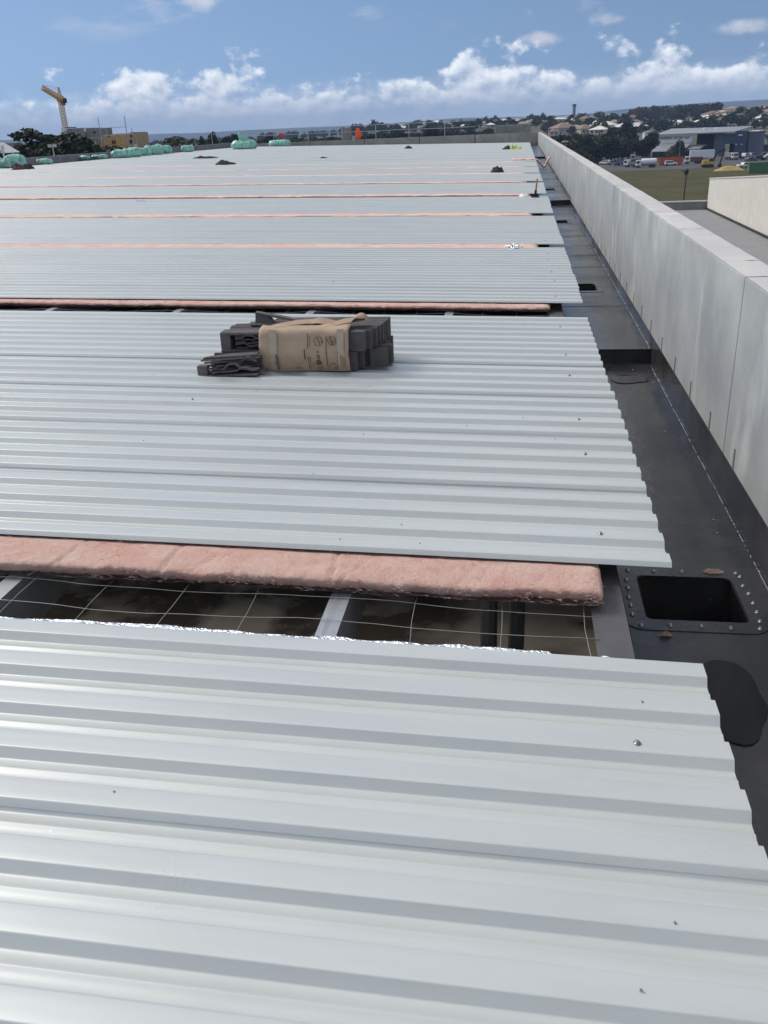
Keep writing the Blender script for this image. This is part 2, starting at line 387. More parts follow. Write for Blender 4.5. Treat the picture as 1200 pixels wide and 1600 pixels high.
# ================================================================== THE ROOF
PIT, CR, SLP, RH = .185, .036, .018, .028    # rib pitch, half crest, slope run, rib height
def sheet_profile(n_rib):
    pts = []
    def corner(y, z, dy0, dz0, dy1, dz1): # three points round a fold
        pts.append((y+dy0, z+dz0)); pts.append((y+dy0*.25+dy1*.25, z+dz0*.25+dz1*.25)); pts.append((y+dy1, z+dz1))
    e = .0026
    for j in range(n_rib+1):
        c = j*PIT; lift = .0012 if j == 0 else 0
        a = -CR; b = CR
        if j == 0: pts.append((c+a-SLP*.72, -RH*.66+lift))
        else: corner(c+a-SLP, -RH, -e*1.6, 0, e*.6, e)
        corner(c+a, lift, -e*.6, -e, e*1.6, 0)
        pts.append((c-.012, lift)); pts.append((c+.012, lift))
        corner(c+b, lift, -e*1.6, 0, e*.6, -e)
        if j == n_rib: pts.append((c+b+SLP*.8, -RH*.8))
        else:
            corner(c+b+SLP, -RH, -e*.6, e, e*1.6, 0)
            m = c+PIT/2+.002
            pts += [(m-.010, -RH), (m-.004, -RH+.0042), (m+.002, -RH+.0045), (m+.007, -RH)]
    return pts
XL, XR = -23.2, .585
def sheet_mesh(seed, n_rib=4):
    prof = sheet_profile(n_rib); m = MB()
    xs = [XR]; st = .35
    while xs[-1] > XL: xs.append(max(XL, xs[-1]-st)); st = min(1.6, st*1.12)
    k = len(prof)
    for x in xs:
        for (y, z) in prof:
            wq = max(0, math.sin(math.pi*min(1, max(0, (y+.03)/(4*PIT+.06))))); d = wq*.0016*noise.noise(Vector((x*.9, y*5, seed*7.3)))+wq*.0011*noise.noise(Vector((x*2.3, y*11, seed*3.1)))
            m.v.append(Vector((x, y+.0022*noise.noise(Vector((x*.5, 5, 1))), zr(x)+z+d)))
    for i in range(len(xs)-1):
        m._f([(i*k+j, i*k+j+1, (i+1)*k+j+1, (i+1)*k+j) for j in range(k-1)], 0)
    return m.mesh('roof_sheet', M_roof, True, False)
SHEETS = [sheet_mesh(s) for s in range(5)]
scr = MB().lathe([(.0105, 0), (.0105, .0018), (.0065, .002), (.0065, .007), (.003, .0085)], 8).mesh('screw', M_screw, True)
BANKS = [(-2.17, 6), (3.02, 6), (8.27, 5), (12.52, 5), (16.98, 5), (21.75, 5), (26.42, 5), (30.85, 5), (35.2, 5), (39.55, 5), (43.75, 5), (47.9, 5), (52.0, 5), (56.05, 5), (60.1, 5), (64.1, 5), (68.1, 5), (72.1, 5)]
BLAB = ['broad bare ribbed grey roof sheets beside the drain opening and its puddle',
        'ribbed pale grey roof sheets carrying the torn cardboard foam pack',
        'ribbed pale grey roof sheets between the foam pack and the foil scraps',
        'ribbed pale grey roof sheets just beyond the gap with foil scraps',
        'ribbed pale grey roof sheets the upright hammer is standing on', 
        'ribbed pale grey roof sheets just beyond the upright hammer']
bank_end = []
for bi, (y0, n) in enumerate(BANKS):
    lab = BLAB[bi] if bi < len(BLAB) else {7: 'pale ribbed roof sheets under the peaked black clothing heap', 9: 'pale ribbed roof sheets under the drooping pink wool strip', 11: 'pale ribbed roof sheets under the long flat black strip', 13: 'pale ribbed roof sheets under the yellow jacket', 17: 'pale ribbed roof sheets at the foot of the far concrete parapet'}.get(bi) or 'pale grey ribbed roof sheets towards the far concrete parapet'
    root = thing('roof_sheeting', lab, 'roof sheeting', (0, y0+CR, 0), 0, 'banks of ribbed roof sheets')
    for k in range(n):
        s = link('roof_sheet', SHEETS[(bi*3+k) % 5], root, (random.uniform(-.008, .008), k*4*PIT+random.uniform(-.0012, .0012), .0003*k))
        if bi < 6:
            for xx in ([.345] if bi else [.345]):
                rib = 2 if (k % 2) else 1
                link('screw', scr, s, (xx+random.uniform(-.01, .01), rib*PIT+random.uniform(-.006, .006), zr(xx)+.0005))
            if bi < 3:
                for xx in (-.635, -1.95, -3.25):
                    if random.random() < (.10 if bi else 0): link('screw', scr, s, (xx+random.uniform(-.02, .02), random.choice((1, 2, 3))*PIT, zr(xx)+.0005))
    if bi < 2:
        spk = MB().box((0, 0, .0015), (.005, .004, .003)).mesh('swarf_speck', M_screw)
        for s in list(root.children):
            for _ in range(4):
                xx = random.uniform(-2.6, .4); link('swarf_speck', spk, s, (xx, random.choice((0, 1, 2, 3))*PIT+random.choice((random.uniform(-.03, .03),)), zr(xx)+.001), random.uniform(0, 3))
    bank_end.append((y0, y0+n*4*PIT+2*CR))

# steel purlins under the sheets
pm = MB(); W2, DP, TH = .0375, .20, .003
pm.bb(-W2, W2, -3, 76.3, -TH, 0).bb(W2-TH, W2, -3, 76.3, -DP, -TH).bb(-W2, W2, -3, 76.3, -DP-TH, -DP).bb(-W2, -W2+TH, -3, 76.3, -.018, -TH)
pmesh = pm.mesh('purlin', M_steel)
for k in range(18):
    x = -.635-1.31*k
    tag(link('steel_purlin', pmesh, None, (x, 0, zr(x)-.092)), 'galvanised steel purlin under the roof sheets, seen through the gaps', 'purlin', 'purlins under the roof')
eb = MB(); eb.bb(.285, .405, -3, 76.3, -.112, -.104).bb(.34, .35, -3, 76.3, -.34, -.112)
tag(eb.build('eaves_beam', M_brownsteel), 'dark grey steel eaves beam flange along the gutter edge', 'beam')
# rafters below the purlins and posts on the slab
for k, y in enumerate((1.1, 9.6, 18.1, 26.6, 35.1, 43.6, 52.1, 60.6, 69.1)):
    m = MB(); m.bar((.3, y, -.36), (-23.5, y, -.36+.53), .15, .02); m.bar((.3, y, -.62), (-23.5, y, -.62+.53), .15, .02); m.bar((.3, y, -.49), (-23.5, y, -.49+.53), .012, .26)
    tag(m.build('steel_rafter', M_dark), 'dark steel rafter crossing below the purlins', 'rafter', 'rafters under the roof')
for (x, y) in ((-.12, 4.1), (.03, 4.25)):
    m = MB().tube([(x, y, -3.0), (x, y, -.35)], .045, 8)
    tag(m.build('steel_pipe', M_steel), 'upright steel pipe in the void below the mesh', 'pipe', 'pipes below the roof')
struct(MB().bb(-24.2, 1.2, -3.4, 77.3, -3.12, -3.0).build('floor', M_floor))

# wire safety mesh in the open gaps
def wavy(a, b, n, amp, seed):
    a = Vector(a); b = Vector(b)
    return [a.lerp(b, i/n)+Vector((amp*noise.noise(Vector((i*.37, seed, 0))), amp*noise.noise(Vector((i*.37, seed, 5))), amp*.8*noise.noise(Vector((i*.37, seed, 9))))) for i in range(n+1)]
def safety_mesh(label, ya, yb, ys, x0, sag):
    root = thing('safety_mesh', label, 'wire mesh', (0, ya, 0), 0, 'safety mesh in the roof gaps')
    for i, y in enumerate(ys):
        n = int((.3-x0)/.07)
        pts = []
        for q in range(n+1):
            x = .30+(x0-.30)*q/n
            sg = -sag*abs(math.sin((x+.635)/1.31*math.pi))
            pts.append(Vector((x, y-ya+.020*noise.noise(Vector((x*1.9, i*3.3, 0)))+.007*noise.noise(Vector((x*6, i*1.3, 2))), zr(x)-.086+sg+.006*noise.noise(Vector((x*3, i, 4))))))
        MB().tube(pts, .0013, 5).build('wire', M_wire, root, True)
    k = 0; x = .275
    while x > x0:
        sg = -sag*abs(math.sin((x+.635)/1.31*math.pi))
        a = Vector((x+random.uniform(-.012, .012), -.1, zr(x)-.086+sg+.003)); b = Vector((x+random.uniform(-.02, .02), yb-ya+.1, zr(x)-.086+sg+.003))
        MB().tube(wavy(a, b, 9, .014, k*1.7), .0012, 5).build('wire', M_wire, root, True)
        x -= .305; k += 1
safety_mesh('wavy wire safety mesh over the open gap below the thick pink blanket edge', 2.34, 3.04, (2.44, 2.595, 2.76, 2.92), -5.2, .012)
safety_mesh('wire safety mesh in the open gap behind the cardboard foam pack', 7.49, 8.2, (7.55, 7.66, 7.8, 7.93, 8.08), -9, .02)

# pink insulation blankets in the gaps
def blanket(label, ya, yb, front, xr, x0, res, thick, seed, crease=0., drop=0., slope=0.):
    root = thing('insulation_blanket', label, 'insulation', (0, yb, 0), 0, 'pink insulation blankets')
    NX = int((xr-x0)/res); cre = []
    x = xr
    while x > x0 and crease:
        x -= random.uniform(.10, .55); cre.append((x, random.uniform(-.5, .5), random.uniform(.3, 1.), random.uniform(.004, .008)))
    prof = [(.35, -.062), (.12, -.045), (.03, -.034), (-.02, -.026), (-.05, -.021), (-.08, -.018), (-.11, -.017), (-.14, -.0165), (-.17, -.0165), (-.195, -.017), (-.215, -.0175), (-.235, -.018), (-.25, -.019)]
    d = yb-front; prof = [(a if a > 0 else a*d/.27, z) for a, z in prof]
    prof += [(-d+.012, -.021), (-d+.005, -.024), (-d+.001, -.030), (-d, -.038), (-d+.001, -.047), (-d+.004, -.056), (-d+.009, -.064), (-d+.02, -.071), (.35, -.075)]
    m = MB(); k = len(prof)
    for i in range(NX+1):
        x = xr+(x0-xr)*i/NX
        end = sm(0, .03, xr-x)
        fw = .012*noise.noise(Vector((x*1.6, seed, 0)))+.010*noise.noise(Vector((x*6, seed, 3)))+.008*noise.noise(Vector((x*24, seed, 1)))+.007*noise.noise(Vector((x*55, seed, 1)))
        for (y, z) in prof:
            yy = y; zz = z
            ex = sm(.02, -.08, y)
            if y < .05: yy += fw*sm(0, -d, y)
            zz += ex*(.008*noise.noise(Vector((x*2.2, y*5+seed, 0)))+.005*noise.noise(Vector((x*9, y*12, seed)))+.004*noise.noise(Vector((x*21, y*24, seed)))+.0025*noise.noise(Vector((x*47, y*50, seed))))
            for (cx, sk, dp, wd) in cre:
                q = (x-cx-sk*(y+d/2))/wd
                if abs(q) < 3: zz -= ex*.016*dp*math.exp(-q*q)*(1 if z > -.05 else .3); 
            zz = max(zz, -.078)
            zz = -.075+(zz+.075)*(.8+.2*end)*thick
            if y < 0 and z > -.06: zz -= slope*min(1, -y/d)*max(0, (z+.06)/.043)
            zz -= drop*max(0, min(1, (-zz-.017)/.058))*(1 if y < .1 else 0)
            m.v.append(Vector((x+.008*noise.noise(Vector((y*30, seed, 8)))*(1-end), yy, zr(x)+zz)))
    for i in range(NX): m._f([(i*k+j, i*k+j+1, (i+1)*k+j+1, (i+1)*k+j) for j in range(k-1)], 0)
    m._f([tuple(range(k)), tuple(range(NX*k+k-1, NX*k-1, -1))], 0)
    gw = m.build('glasswool', M_ins, root, True)
    if crease >= .6:                         # loose fibres along the cut edge and over the top
        q = MB(); rr = random.Random(3)
        for _ in range(1500 if crease >= 1 else 500):
            x = xr-rr.random()*min(7, xr-x0); edge_ = rr.random() < .7
            y = (-d+rr.uniform(-.004, .012)) if edge_ else -rr.random()*d; z0_ = zr(x)-.075+.055*thick*(rr.uniform(.1, .95) if edge_ else 1.0)
            a_ = rr.uniform(0, 6.28); l_ = rr.uniform(.008, .034); dx, dy, dz = math.cos(a_)*l_, (-abs(math.sin(a_)) if edge_ else math.sin(a_))*l_*.7, rr.uniform(-.3, .5)*l_
            w_ = rr.uniform(.0006, .0016); p0 = Vector((x, y, z0_)); p1 = p0+Vector((dx*.5, dy*.5, dz*.8)); p2 = p0+Vector((dx, dy, dz))
            for u0, u1 in ((p0, p1), (p1, p2)): q.quad(u0+Vector((0, 0, w_)), u1+Vector((0, 0, w_*.7)), u1-Vector((0, w_, w_*.7)), u0-Vector((0, w_, w_)))
        stuff(q.build('loose_fibres', M_ins, gw, fix=False))
    f = MB()   # foil facing below, edge peeping out
    f.grid(lambda u, v: (xr-.012+(x0-xr)*u, (-d+.008+.012*noise.noise(Vector((u*(xr-x0)*1.8, seed, 6)))+.010*noise.noise(Vector((u*(xr-x0)*7, seed, 2)))) if v == 0 else .3, zr(xr+(x0-xr)*u)-.080-drop+(.004*noise.noise(Vector((u*90, 2, seed))) if v == 0 else 0)), min(NX, 300), 1)
    f.build('foil_facing', M_foil, root)
blanket('thick pink glasswool blanket edge, creased, above the nearest open mesh gap', 2.34, 3.03, 2.785, .325, -6.5, .012, .93, 1.3, 1.)
blanket('pink glasswool blanket edge behind the cardboard foam pack', 7.49, 8.27, 8.16, .285, -12, .035, .95, 5.1, .6, 0., .026)
blanket('flat pink glasswool strip filling the gap that holds the foil scraps', 12.0, 12.52, 12.0, .24, -16, .06, 1.32, 9.7, .3)
blanket('thin pink glasswool strip in the gap beyond the foil scraps', 16.3, 16.98, 16.5, .2, -20, .09, 1.3, 12.7, .3)
blanket('thin pink glasswool strip in the gap at the foot of the upright hammer', 20.9, 21.75, 21.3, .2, -23, .12, 1.3, 15.2, .3)
for i in range(6, 10):
    blanket('thin pinkish blanket strip between far roof sheets', bank_end[i-1][1], BANKS[i][0], BANKS[i][0]-(BANKS[i][0]-bank_end[i-1][1])*(.45+.25*(i % 2)), .15, -23, .2, 1.25, 17+i*2.1)
# foil turned up at the far edge of the nearest sheets
ff = MB()
def foilpt(u, v):
    x = .42-7*u
    w_ = .042+.018*noise.noise(Vector((x*2.0, 0, 4)))+.012*noise.noise(Vector((x*8, 0, 2)))
    if x > .31: w_ *= .6
    if .12 < x < .28: w_ *= .35
    w_ = max(.010, w_)
    return (x, 2.352+w_*v-.03*(1-v), zr(x)-.03+.006*v+.007*noise.noise(Vector((x*9, v*3, 1)))*v+.002*noise.noise(Vector((x*46, v*8, 3))))
ff.grid(foilpt, 420, 5)
tag(ff.build('foil_edge', M_foil, None, True), 'crumpled silver foil edge peeping from under the nearest roof sheets', 'foil')

# ------------------------------------------------------------------ box gutter
XG0, XG1, XW = .41, 1.236, 1.25
gut = thing('box_gutter', 'black lined box gutter stepping up along the concrete parapet', 'gutter', (0, 0, 0))
LV = [(-3.2, 8.3, -.60), (8.3, 24.0, -.47), (24.0, 52.0, -.36), (52.0, 76.6, -.27)]
SUMPS = [(.615, 1.075, 3.575, 4.02, -.60), (.60, .985, 11.4, 11.95, -.47), (.60, .99, 19.5, 20.1, -.47), (.60, .99, 27.6, 28.3, -.36)]
for (ya, yb, z) in LV:
    hs = [s for s in SUMPS if ya < s[2] < yb]; m = MB(); y = ya
    for (x0, x1, s0, s1, _) in hs:
        m.quad((XG0, y, z), (XG1, y, z), (XG1, s0, z), (XG0, s0, z))
        m.quad((XG0, s0, z), (x0, s0, z), (x0, s1, z), (XG0, s1, z)); m.quad((x1, s0, z), (XG1, s0, z), (XG1, s1, z), (x1, s1, z)); y = s1
    m.quad((XG0, y, z), (XG1, y, z), (XG1, yb, z), (XG0, yb, z)); m.build('gutter_floor', M_gut, gut)
    m = MB(); top = -.37 if ya < 20 else (-.29 if ya < 40 else -.22)
    m.grid(lambda u, v: (XG1-.002+.008*v+.0035*noise.noise(Vector((u*(yb-ya)*.7, v*2, 3))), ya+(yb-ya)*u, z+(top-z)*v), int((yb-ya)*2), 4); m.build('upstand', M_gut, gut, True)
    m = MB(); m.bb(XW-.006, XW+.001, ya, yb-.002, top-.012, top+.002); m.build('upstand_edge', M_gut, gut)
    m = MB(); m.quad((XG0, ya, z), (XG0, yb, z), (XG0, yb, -.115), (XG0, ya, -.115)); m.build('gutter_side', M_gut, gut)
for a, b in zip(LV, LV[1:]):
    m = MB(); y = a[1]; m.bb(XG0, XG1-.003, y-.002, y+.004, a[2], b[2]-.001).bb(XG0, XG1-.003, y-.012, y+.03, b[2], b[2]+.003); m.build('gutter_step', M_gut, gut)
def rrect(x0, x1, y0, y1, r, k=5):
    out = []
    for (cx, cy, a0) in ((x1-r, y1-r, 0), (x0+r, y1-r, 90), (x0+r, y0+r, 180), (x1-r, y0+r, 270)):
        for i in range(k+1):
            a = rad(a0+90*i/k); out.append((cx+r*math.cos(a), cy+r*math.sin(a)))
    return out
for si, (x0, x1, y0, y1, z) in enumerate(SUMPS):
    inn = rrect(x0+.008, x1-.008, y0+.008, y1-.008, .035); out = rrect(x0-.10, min(x1+.075, XG1-.012), y0-.085, y1+.085, .09)
    m = MB(); k = len(inn)
    for (x, y) in inn: m.v.append(Vector((x, y, z-.004)))
    for (x, y) in inn: m.v.append(Vector((x+(.007 if x < (x0+x1)/2 else -.007)*-1, y, z+.004)))
    for (x, y) in out: m.v.append(Vector((x, y, z+.004)))
    for (x, y) in out: m.v.append(Vector((x, y, z+.0005)))
    for l in range(3): m._f([(l*k+i, l*k+(i+1) % k, (l+1)*k+(i+1) % k, (l+1)*k+i) for i in range(k)], 0)
    m.build('sump_plate', M_gut, gut)
    m = MB(); m.quad((x0, y0, z-.5), (x1, y0, z-.5), (x1, y1, z-.5), (x0, y1, z-.5))
    for a, b in (((x0, y0), (x1, y0)), ((x1, y0), (x1, y1)), ((x1, y1), (x0, y1)), ((x0, y1), (x0, y0))):
        m.quad((a[0], a[1], z-.5), (b[0], b[1], z-.5), (b[0], b[1], z-.001), (a[0], a[1], z-.001))
    sb = m.build('sump_box', M_gut, gut)
    MB().lathe([(.075, -.499+z), (.075, -.44+z), (.066, -.44+z), (.066, -.499+z)], 16, ((x0+x1)/2, (y0+y1)/2, 0)).build('drain_ring', M_dark, sb)
    if si == 0:
        xs5 = [x0-.03+i*(x1-x0+.06)/4 for i in range(5)]
        pts = [(x, y0-.045) for x in xs5]+[(x, y1+.045) for x in xs5]+[(x0-.055, y0+.04+i*.085) for i in range(5)]+[(x1+.045, y0+.02+i*.085) for i in range(6)]
        sc2 = MB().lathe([(.012, 0), (.012, .003), (.007, .003), (.007, .010), (.003, .012)], 8).mesh('screw', M_steel, True)
        for (x, y) in pts: link('screw', sc2, gut, (x+random.uniform(-.005, .005), y+random.uniform(-.006, .006), z+.0042))
m = MB()   # white sealant and dust marks along the fold
y = 1.6
while y < 22:
    ln = random.choice((.008, .015, .03, .06, .12)); z = -.60 if y < 8.25 else -.47
    if not (8.2 < y+ln and y < 8.3): m.box((XG1-.010+random.uniform(-.002, .002), y+ln/2, z+.003), (random.uniform(.0015, .0045), ln, .002))
    y += ln+random.choice((.004, .01, .02, .05))
for k in range(14):
    y = random.uniform(2.9, 8.1); m.box((random.uniform(.95, 1.2), y, -.5975), (random.uniform(.004, .018), random.uniform(.002, .007), .002), Matrix.Rotation(random.uniform(-.6, .6), 3, 'Z'))
stuff(m.build('sealant_marks', M_seal, gut))
for y in (10.4, 13.4, 14.6, 17.2, 21.5, 29, 33, 37, 41, 45):
    z = [q[2] for q in LV if q[0] <= y < q[1]][0]
    MB().bb(XG0+.01, XG1-.008, y, y+.04, z+.0005, z+.003).build('lap_strip', M_gut, gut)
strap = MB().bb(-.003, 0, -.011, .011, -.01, .125).mesh('strap', M_steel)
for k in range(60):
    y = 4.93+.72*k; top = -.37 if y < 24 else (-.29 if y < 52 else -.22)
    o = link('strap', strap, gut, (XW-.002, y, top)); o.rotation_euler.x = random.uniform(-.06, .06)
def blob(name, c, rx, ry, z, seed, mt, label, cat, k=40, amp=.35):
    m = MB(); m.v.append(Vector((c[0], c[1], z)))
    for i in range(k):
        a = 2*math.pi*i/k; q = 1+amp*noise.noise(Vector((math.cos(a)*1.2, math.sin(a)*1.2, seed)))
        m.v.append(Vector((c[0]+rx*q*math.cos(a), c[1]+ry*q*math.sin(a), z)))
    m._f([(0, i+1, (i+1) % k+1) for i in range(k)], 0)
    return tag(m.build(name, mt), label, cat)
pc = onz(1130, 1085, -.594)
blob('puddle', (pc.x-.02, pc.y-.02), .19, .27, -.594, 3.3, M_puddle, 'dark rain puddle lying in the gutter near the drain opening', 'puddle')
pc = onz(985, 592, -.594)
blob('puddle', (pc.x-.02, pc.y), .16, .12, -.594, 8.3, M_puddle, 'small dark puddle at the foot of the gutter step', 'puddle')
for (px, py, z, s) in ((1115, 893, -.590, .05), (1040, 991, -.590, .028)):
    c = onz(px, py, z); m = MB()
    m.grid(lambda u, v: (c.x+s*v*(1+.7*noise.noise(Vector((math.cos(u*6.283)*1.6, math.sin(u*6.283)*1.6, px))))*math.cos(u*6.283), c.y+.38*s*v*(1+.9*noise.noise(Vector((math.cos(u*6.283)*2, math.sin(u*6.283)*2, px+5))))*math.sin(u*6.283), z-.003+.016*(1-v*v)*(1+noise.noise(Vector((u*6, v*4, px))))), 20, 5)
    tag(m.build('insulation_scrap', M_ins, None, True), 'torn pink wool scrap at the %s of the drain opening' % ('far screw row' if py < 950 else 'near screw row'), 'insulation scrap', 'pink scraps by the drain')

# ------------------------------------------------------------------ concrete parapets
def wall(label, name='parapet_wall'): return thing(name, label, 'wall')
pw = wall('pale grey precast concrete parapet wall running along the black gutter')
cuts = [-4, 5.21, 12.9, 20.6, 28.3, 36, 43.7, 51.4, 59.1, 66.6, 72.5, 77.3]
for i, (a, b) in enumerate(zip(cuts, cuts[1:])):
    g = .006 if i < 9 else (.09 if abs(b-72.5) < .1 or abs(a-72.5) < .1 else .006)
    m = MB(); m.bb(XW, XW+.225, a+g, b-g, GZ, .672)
    m.build('wall_panel', M_conc, pw, bevel=.006)
    ysp = [a+g+.004]
    while ysp[-1] < b-1.2: ysp.append(ysp[-1]+random.uniform(.6, 2.6))
    if i == 1: ysp = [5.22, 5.83, 7.6, 8.9, 10.2, 11.0]
    if ysp[-1] > b-.4: ysp.pop()
    ysp.append(b-g-.004)
    for c0, c1 in zip(ysp, ysp[1:]):
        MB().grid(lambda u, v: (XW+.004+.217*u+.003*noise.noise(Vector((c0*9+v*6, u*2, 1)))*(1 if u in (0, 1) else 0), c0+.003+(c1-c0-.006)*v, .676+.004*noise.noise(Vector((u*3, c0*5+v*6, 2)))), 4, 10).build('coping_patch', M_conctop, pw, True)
MB().bb(XW+.012, XW+.2, 5.2, 5.22, GZ, .66).build('joint_sealant', M_joint, pw)
MB().bb(XW+.02, XW+.2, 72.42, 72.58, GZ, .66).build('joint_sealant', M_joint, pw)
fw = wall('weathered concrete parapet across the far end of the roof')
xs = [1.24, -3.84, -8.4, -13.0, -17.6, -24.0]
for a, b in zip(xs, xs[1:]): MB().bb(b+.03, a-.03, 77.3, 77.5, GZ, .70).build('wall_panel', M_concfar, fw, bevel=.01)
MB().bb(-23.9, 1.2, 77.36, 77.44, GZ, .66).build('joint_sealant', M_joint, fw)
lw = wall('grey concrete parapet behind the green wrapped bales')
ys = [-4, 8, 20, 32, 44, 56, 68, 77.25]
for a, b in zip(ys, ys[1:]): MB().bb(-24.45, -24.22, a+.012, b-.012, GZ, .84).build('wall_panel', M_concdark, lw, bevel=.01)
nw = wall('plain concrete parapet at the near end of the roof')
for a, b in zip((-24.2, -16, -8, 1.24), (-16, -8, 1.24)): MB().bb(a+.01, b-.01, -3.7, -3.5, GZ, .68).build('wall_panel', M_conc, nw, bevel=.01)
tag(MB().bb(-24.21, -23.16, -3.4, 77.2, zr(-23.5)-.10, zr(-23.5)-.04).build('apron_flashing', M_brownsteel), 'dark steel apron between the sheet ends and the left parapet', 'flashing')
tag(MB().bb(-23.1, .6, 76.0, 77.28, -.05, -.03).build('end_flashing', M_steel), 'steel flashing strip at the foot of the far parapet', 'flashing')
a, b = P(774, 196, 79), P(829, 207, 79)
m = MB(); m.bb(a.x, b.x, 78.9, 80.4, GZ, 1.32); tag(m.build('concrete_block', M_concdark, bevel=.03), 'raised grey concrete block standing behind the far parapet', 'block')
a, b = P(533, 205, 77.9), P(549, 221, 77.9)
pr = thing('roof_pier', 'upright concrete pier box on the far parapet beside the orange cloth', 'pier', (0, 77.75, 0))
MB().bb(a.x+.25, b.x, 0, .7, GZ, 1.62).build('pier_body', M_concdark, pr, bevel=.02)
MB().bb(a.x+.02, a.x+.2, 0, .2, GZ, 1.70).build('pier_board', M_concfar, pr, bevel=.01)
MB().tube([(a.x+.42, .2, 1.62), (a.x+.42, .2, 2.35)], .035, 6).build('vent_pipe', M_white, pr)
# guard rail along the far parapet
gr = thing('guard_rail', 'thin steel guard rail along the far parapet', 'guard rail', (0, 77.56, 0))
for px in (303, 330, 380, 427, 481, 587, 639, 695):
    x = P(px, 205, 77.56).x; MB().tube([(x, 0, .1), (x, 0, 1.78)], .026, 6).build('post', M_steel, gr)
for z in (1.76, 1.3):
    MB().tube([(-23.8+i*1.0, 0, z+.012*math.sin(i)) for i in range(21)], .017, 5).build('rail', M_steel, gr)

# ------------------------------------------------------------------ foam pack in a torn cardboard sleeve
fp = thing('foam_pack', 'pack of dark grey foam strips in a torn brown cardboard sleeve on the roof sheets', 'foam pack', (0, 0, 0))
bz = zr(-1.4)+.004
CL, CRx, YF, YB = -1.715, -1.105, 5.62, 6.12
HGT, LAY = .264, .128
sl = MB()
def cardpt(u, v):                            # front face, upper edge rolled onto the top
    x = CL+(CRx-CL)*u
    bulge = .034*(1-abs(min(1, v/.8)-.5)*2)-.008*noise.noise(Vector((u*5, v*4, 2)))-.005*noise.noise(Vector((u*13, v*9, 5)))
    if v < .8: return (x+.004*noise.noise(Vector((v*7, u, 1))), YF-.012-bulge+(.004 if abs(v-.4) < .01 else 0), bz+.004+(HGT+.004)*v/.8)
    q = (v-.8)/.2; tear = .05+.05*noise.noise(Vector((u*5, 0, 7)))
    return (x, YF-.004+q*(.06+tear), bz+HGT+.010+.012*q+.010*noise.noise(Vector((u*6, q, 3))))
sl.grid(cardpt, 28, 20); card = sl.build('cardboard_sleeve', M_card, fp, True)
sm_ = card.modifiers.new('thick', 'SOLIDIFY'); sm_.thickness = .004; sm_.offset = 1
def flap(pts, name='torn_flap', mt=M_cardin):
    m = MB(); n = len(pts)//2
    m.v += [Vector(p) for p in pts]; m._f([(i, i+1, n+i+1, n+i) for i in range(n-1)], 0)
    o = m.build(name, mt, card); s = o.modifiers.new('sub', 'SUBSURF'); s.levels = s.render_levels = 2; s2 = o.modifiers.new('thick', 'SOLIDIFY'); s2.thickness = .004; return o
ht = bz+HGT+.012
flap([(CL+.02, YF+.03, ht), (CL+.15, YF+.06, ht+.012), (CL+.30, YF+.11, ht+.026), (CL+.42, YF+.13, ht+.012), (CL+.05, YF+.13, ht+.012), (CL+.16, YF+.2, ht+.02), (CL+.31, YF+.25, ht+.03), (CL+.41, YF+.22, ht+.012)])
flap([(CL+.30, YF+.1, ht+.006), (CL+.36, YF+.12, ht+.028), (CL+.44, YF+.10, ht+.012), (CL+.50, YF+.12, ht+.02), (CL+.29, YF+.2, ht+.02), (CL+.36, YF+.24, ht+.04), (CL+.45, YF+.2, ht+.03), (CL+.52, YF+.2, ht+.01)])
flap([(CRx-.14, YF+.06, ht), (CRx-.05, YF+.1, ht+.02), (CRx+.03, YF+.13, ht+.02), (CRx+.09, YF+.15, ht+.035), (CRx-.16, YF+.16, ht+.01), (CRx-.05, YF+.2, ht+.035), (CRx+.04, YF+.22, ht+.035), (CRx+.10, YF+.22, ht+.03)])
flap([(CRx-.01, YF+.10, ht+.02), (CRx+.03, YF+.10, ht+.065), (CRx+.08, YF+.12, ht+.07), (CRx+.11, YF+.12, ht+.02), (CRx-.01, YF+.2, ht+.02), (CRx+.03, YF+.2, ht+.075), (CRx+.08, YF+.22, ht+.07), (CRx+.12, YF+.2, ht+.01)])
flap([(CL+.05, YF-.02, bz+.006), (CL+.16, YF-.05, bz+.012), (CL+.27, YF-.06, bz+.022), (CL+.31, YF-.03, bz+.008), (CL+.05, YF+.02, bz+.014), (CL+.16, YF+.02, bz+.012), (CL+.27, YF+.02, bz+.014), (CL+.31, YF+.02, bz+.012)])
flap([(CL+.36, YF-.02, bz+.006), (CL+.45, YF-.03, bz+.014), (CL+.55, YF-.04, bz+.010), (CRx+.005, YF-.035, bz+.004), (CL+.36, YF+.02, bz+.012), (CL+.45, YF+.02, bz+.012), (CL+.55, YF+.01, bz+.015), (CRx+.005, YF-.005, bz+.02)])
for (xa, xb) in ((CL+.07, CL+.125), (CRx-.075, CRx-.03)):   # clear tape
    MB().grid(lambda u, v: (xa+(xb-xa)*u, YF-.0225-.034*(1-abs(v-.5)*2), bz+.012+(HGT+.008)*v), 4, 16).build('tape', M_tape, card, True)
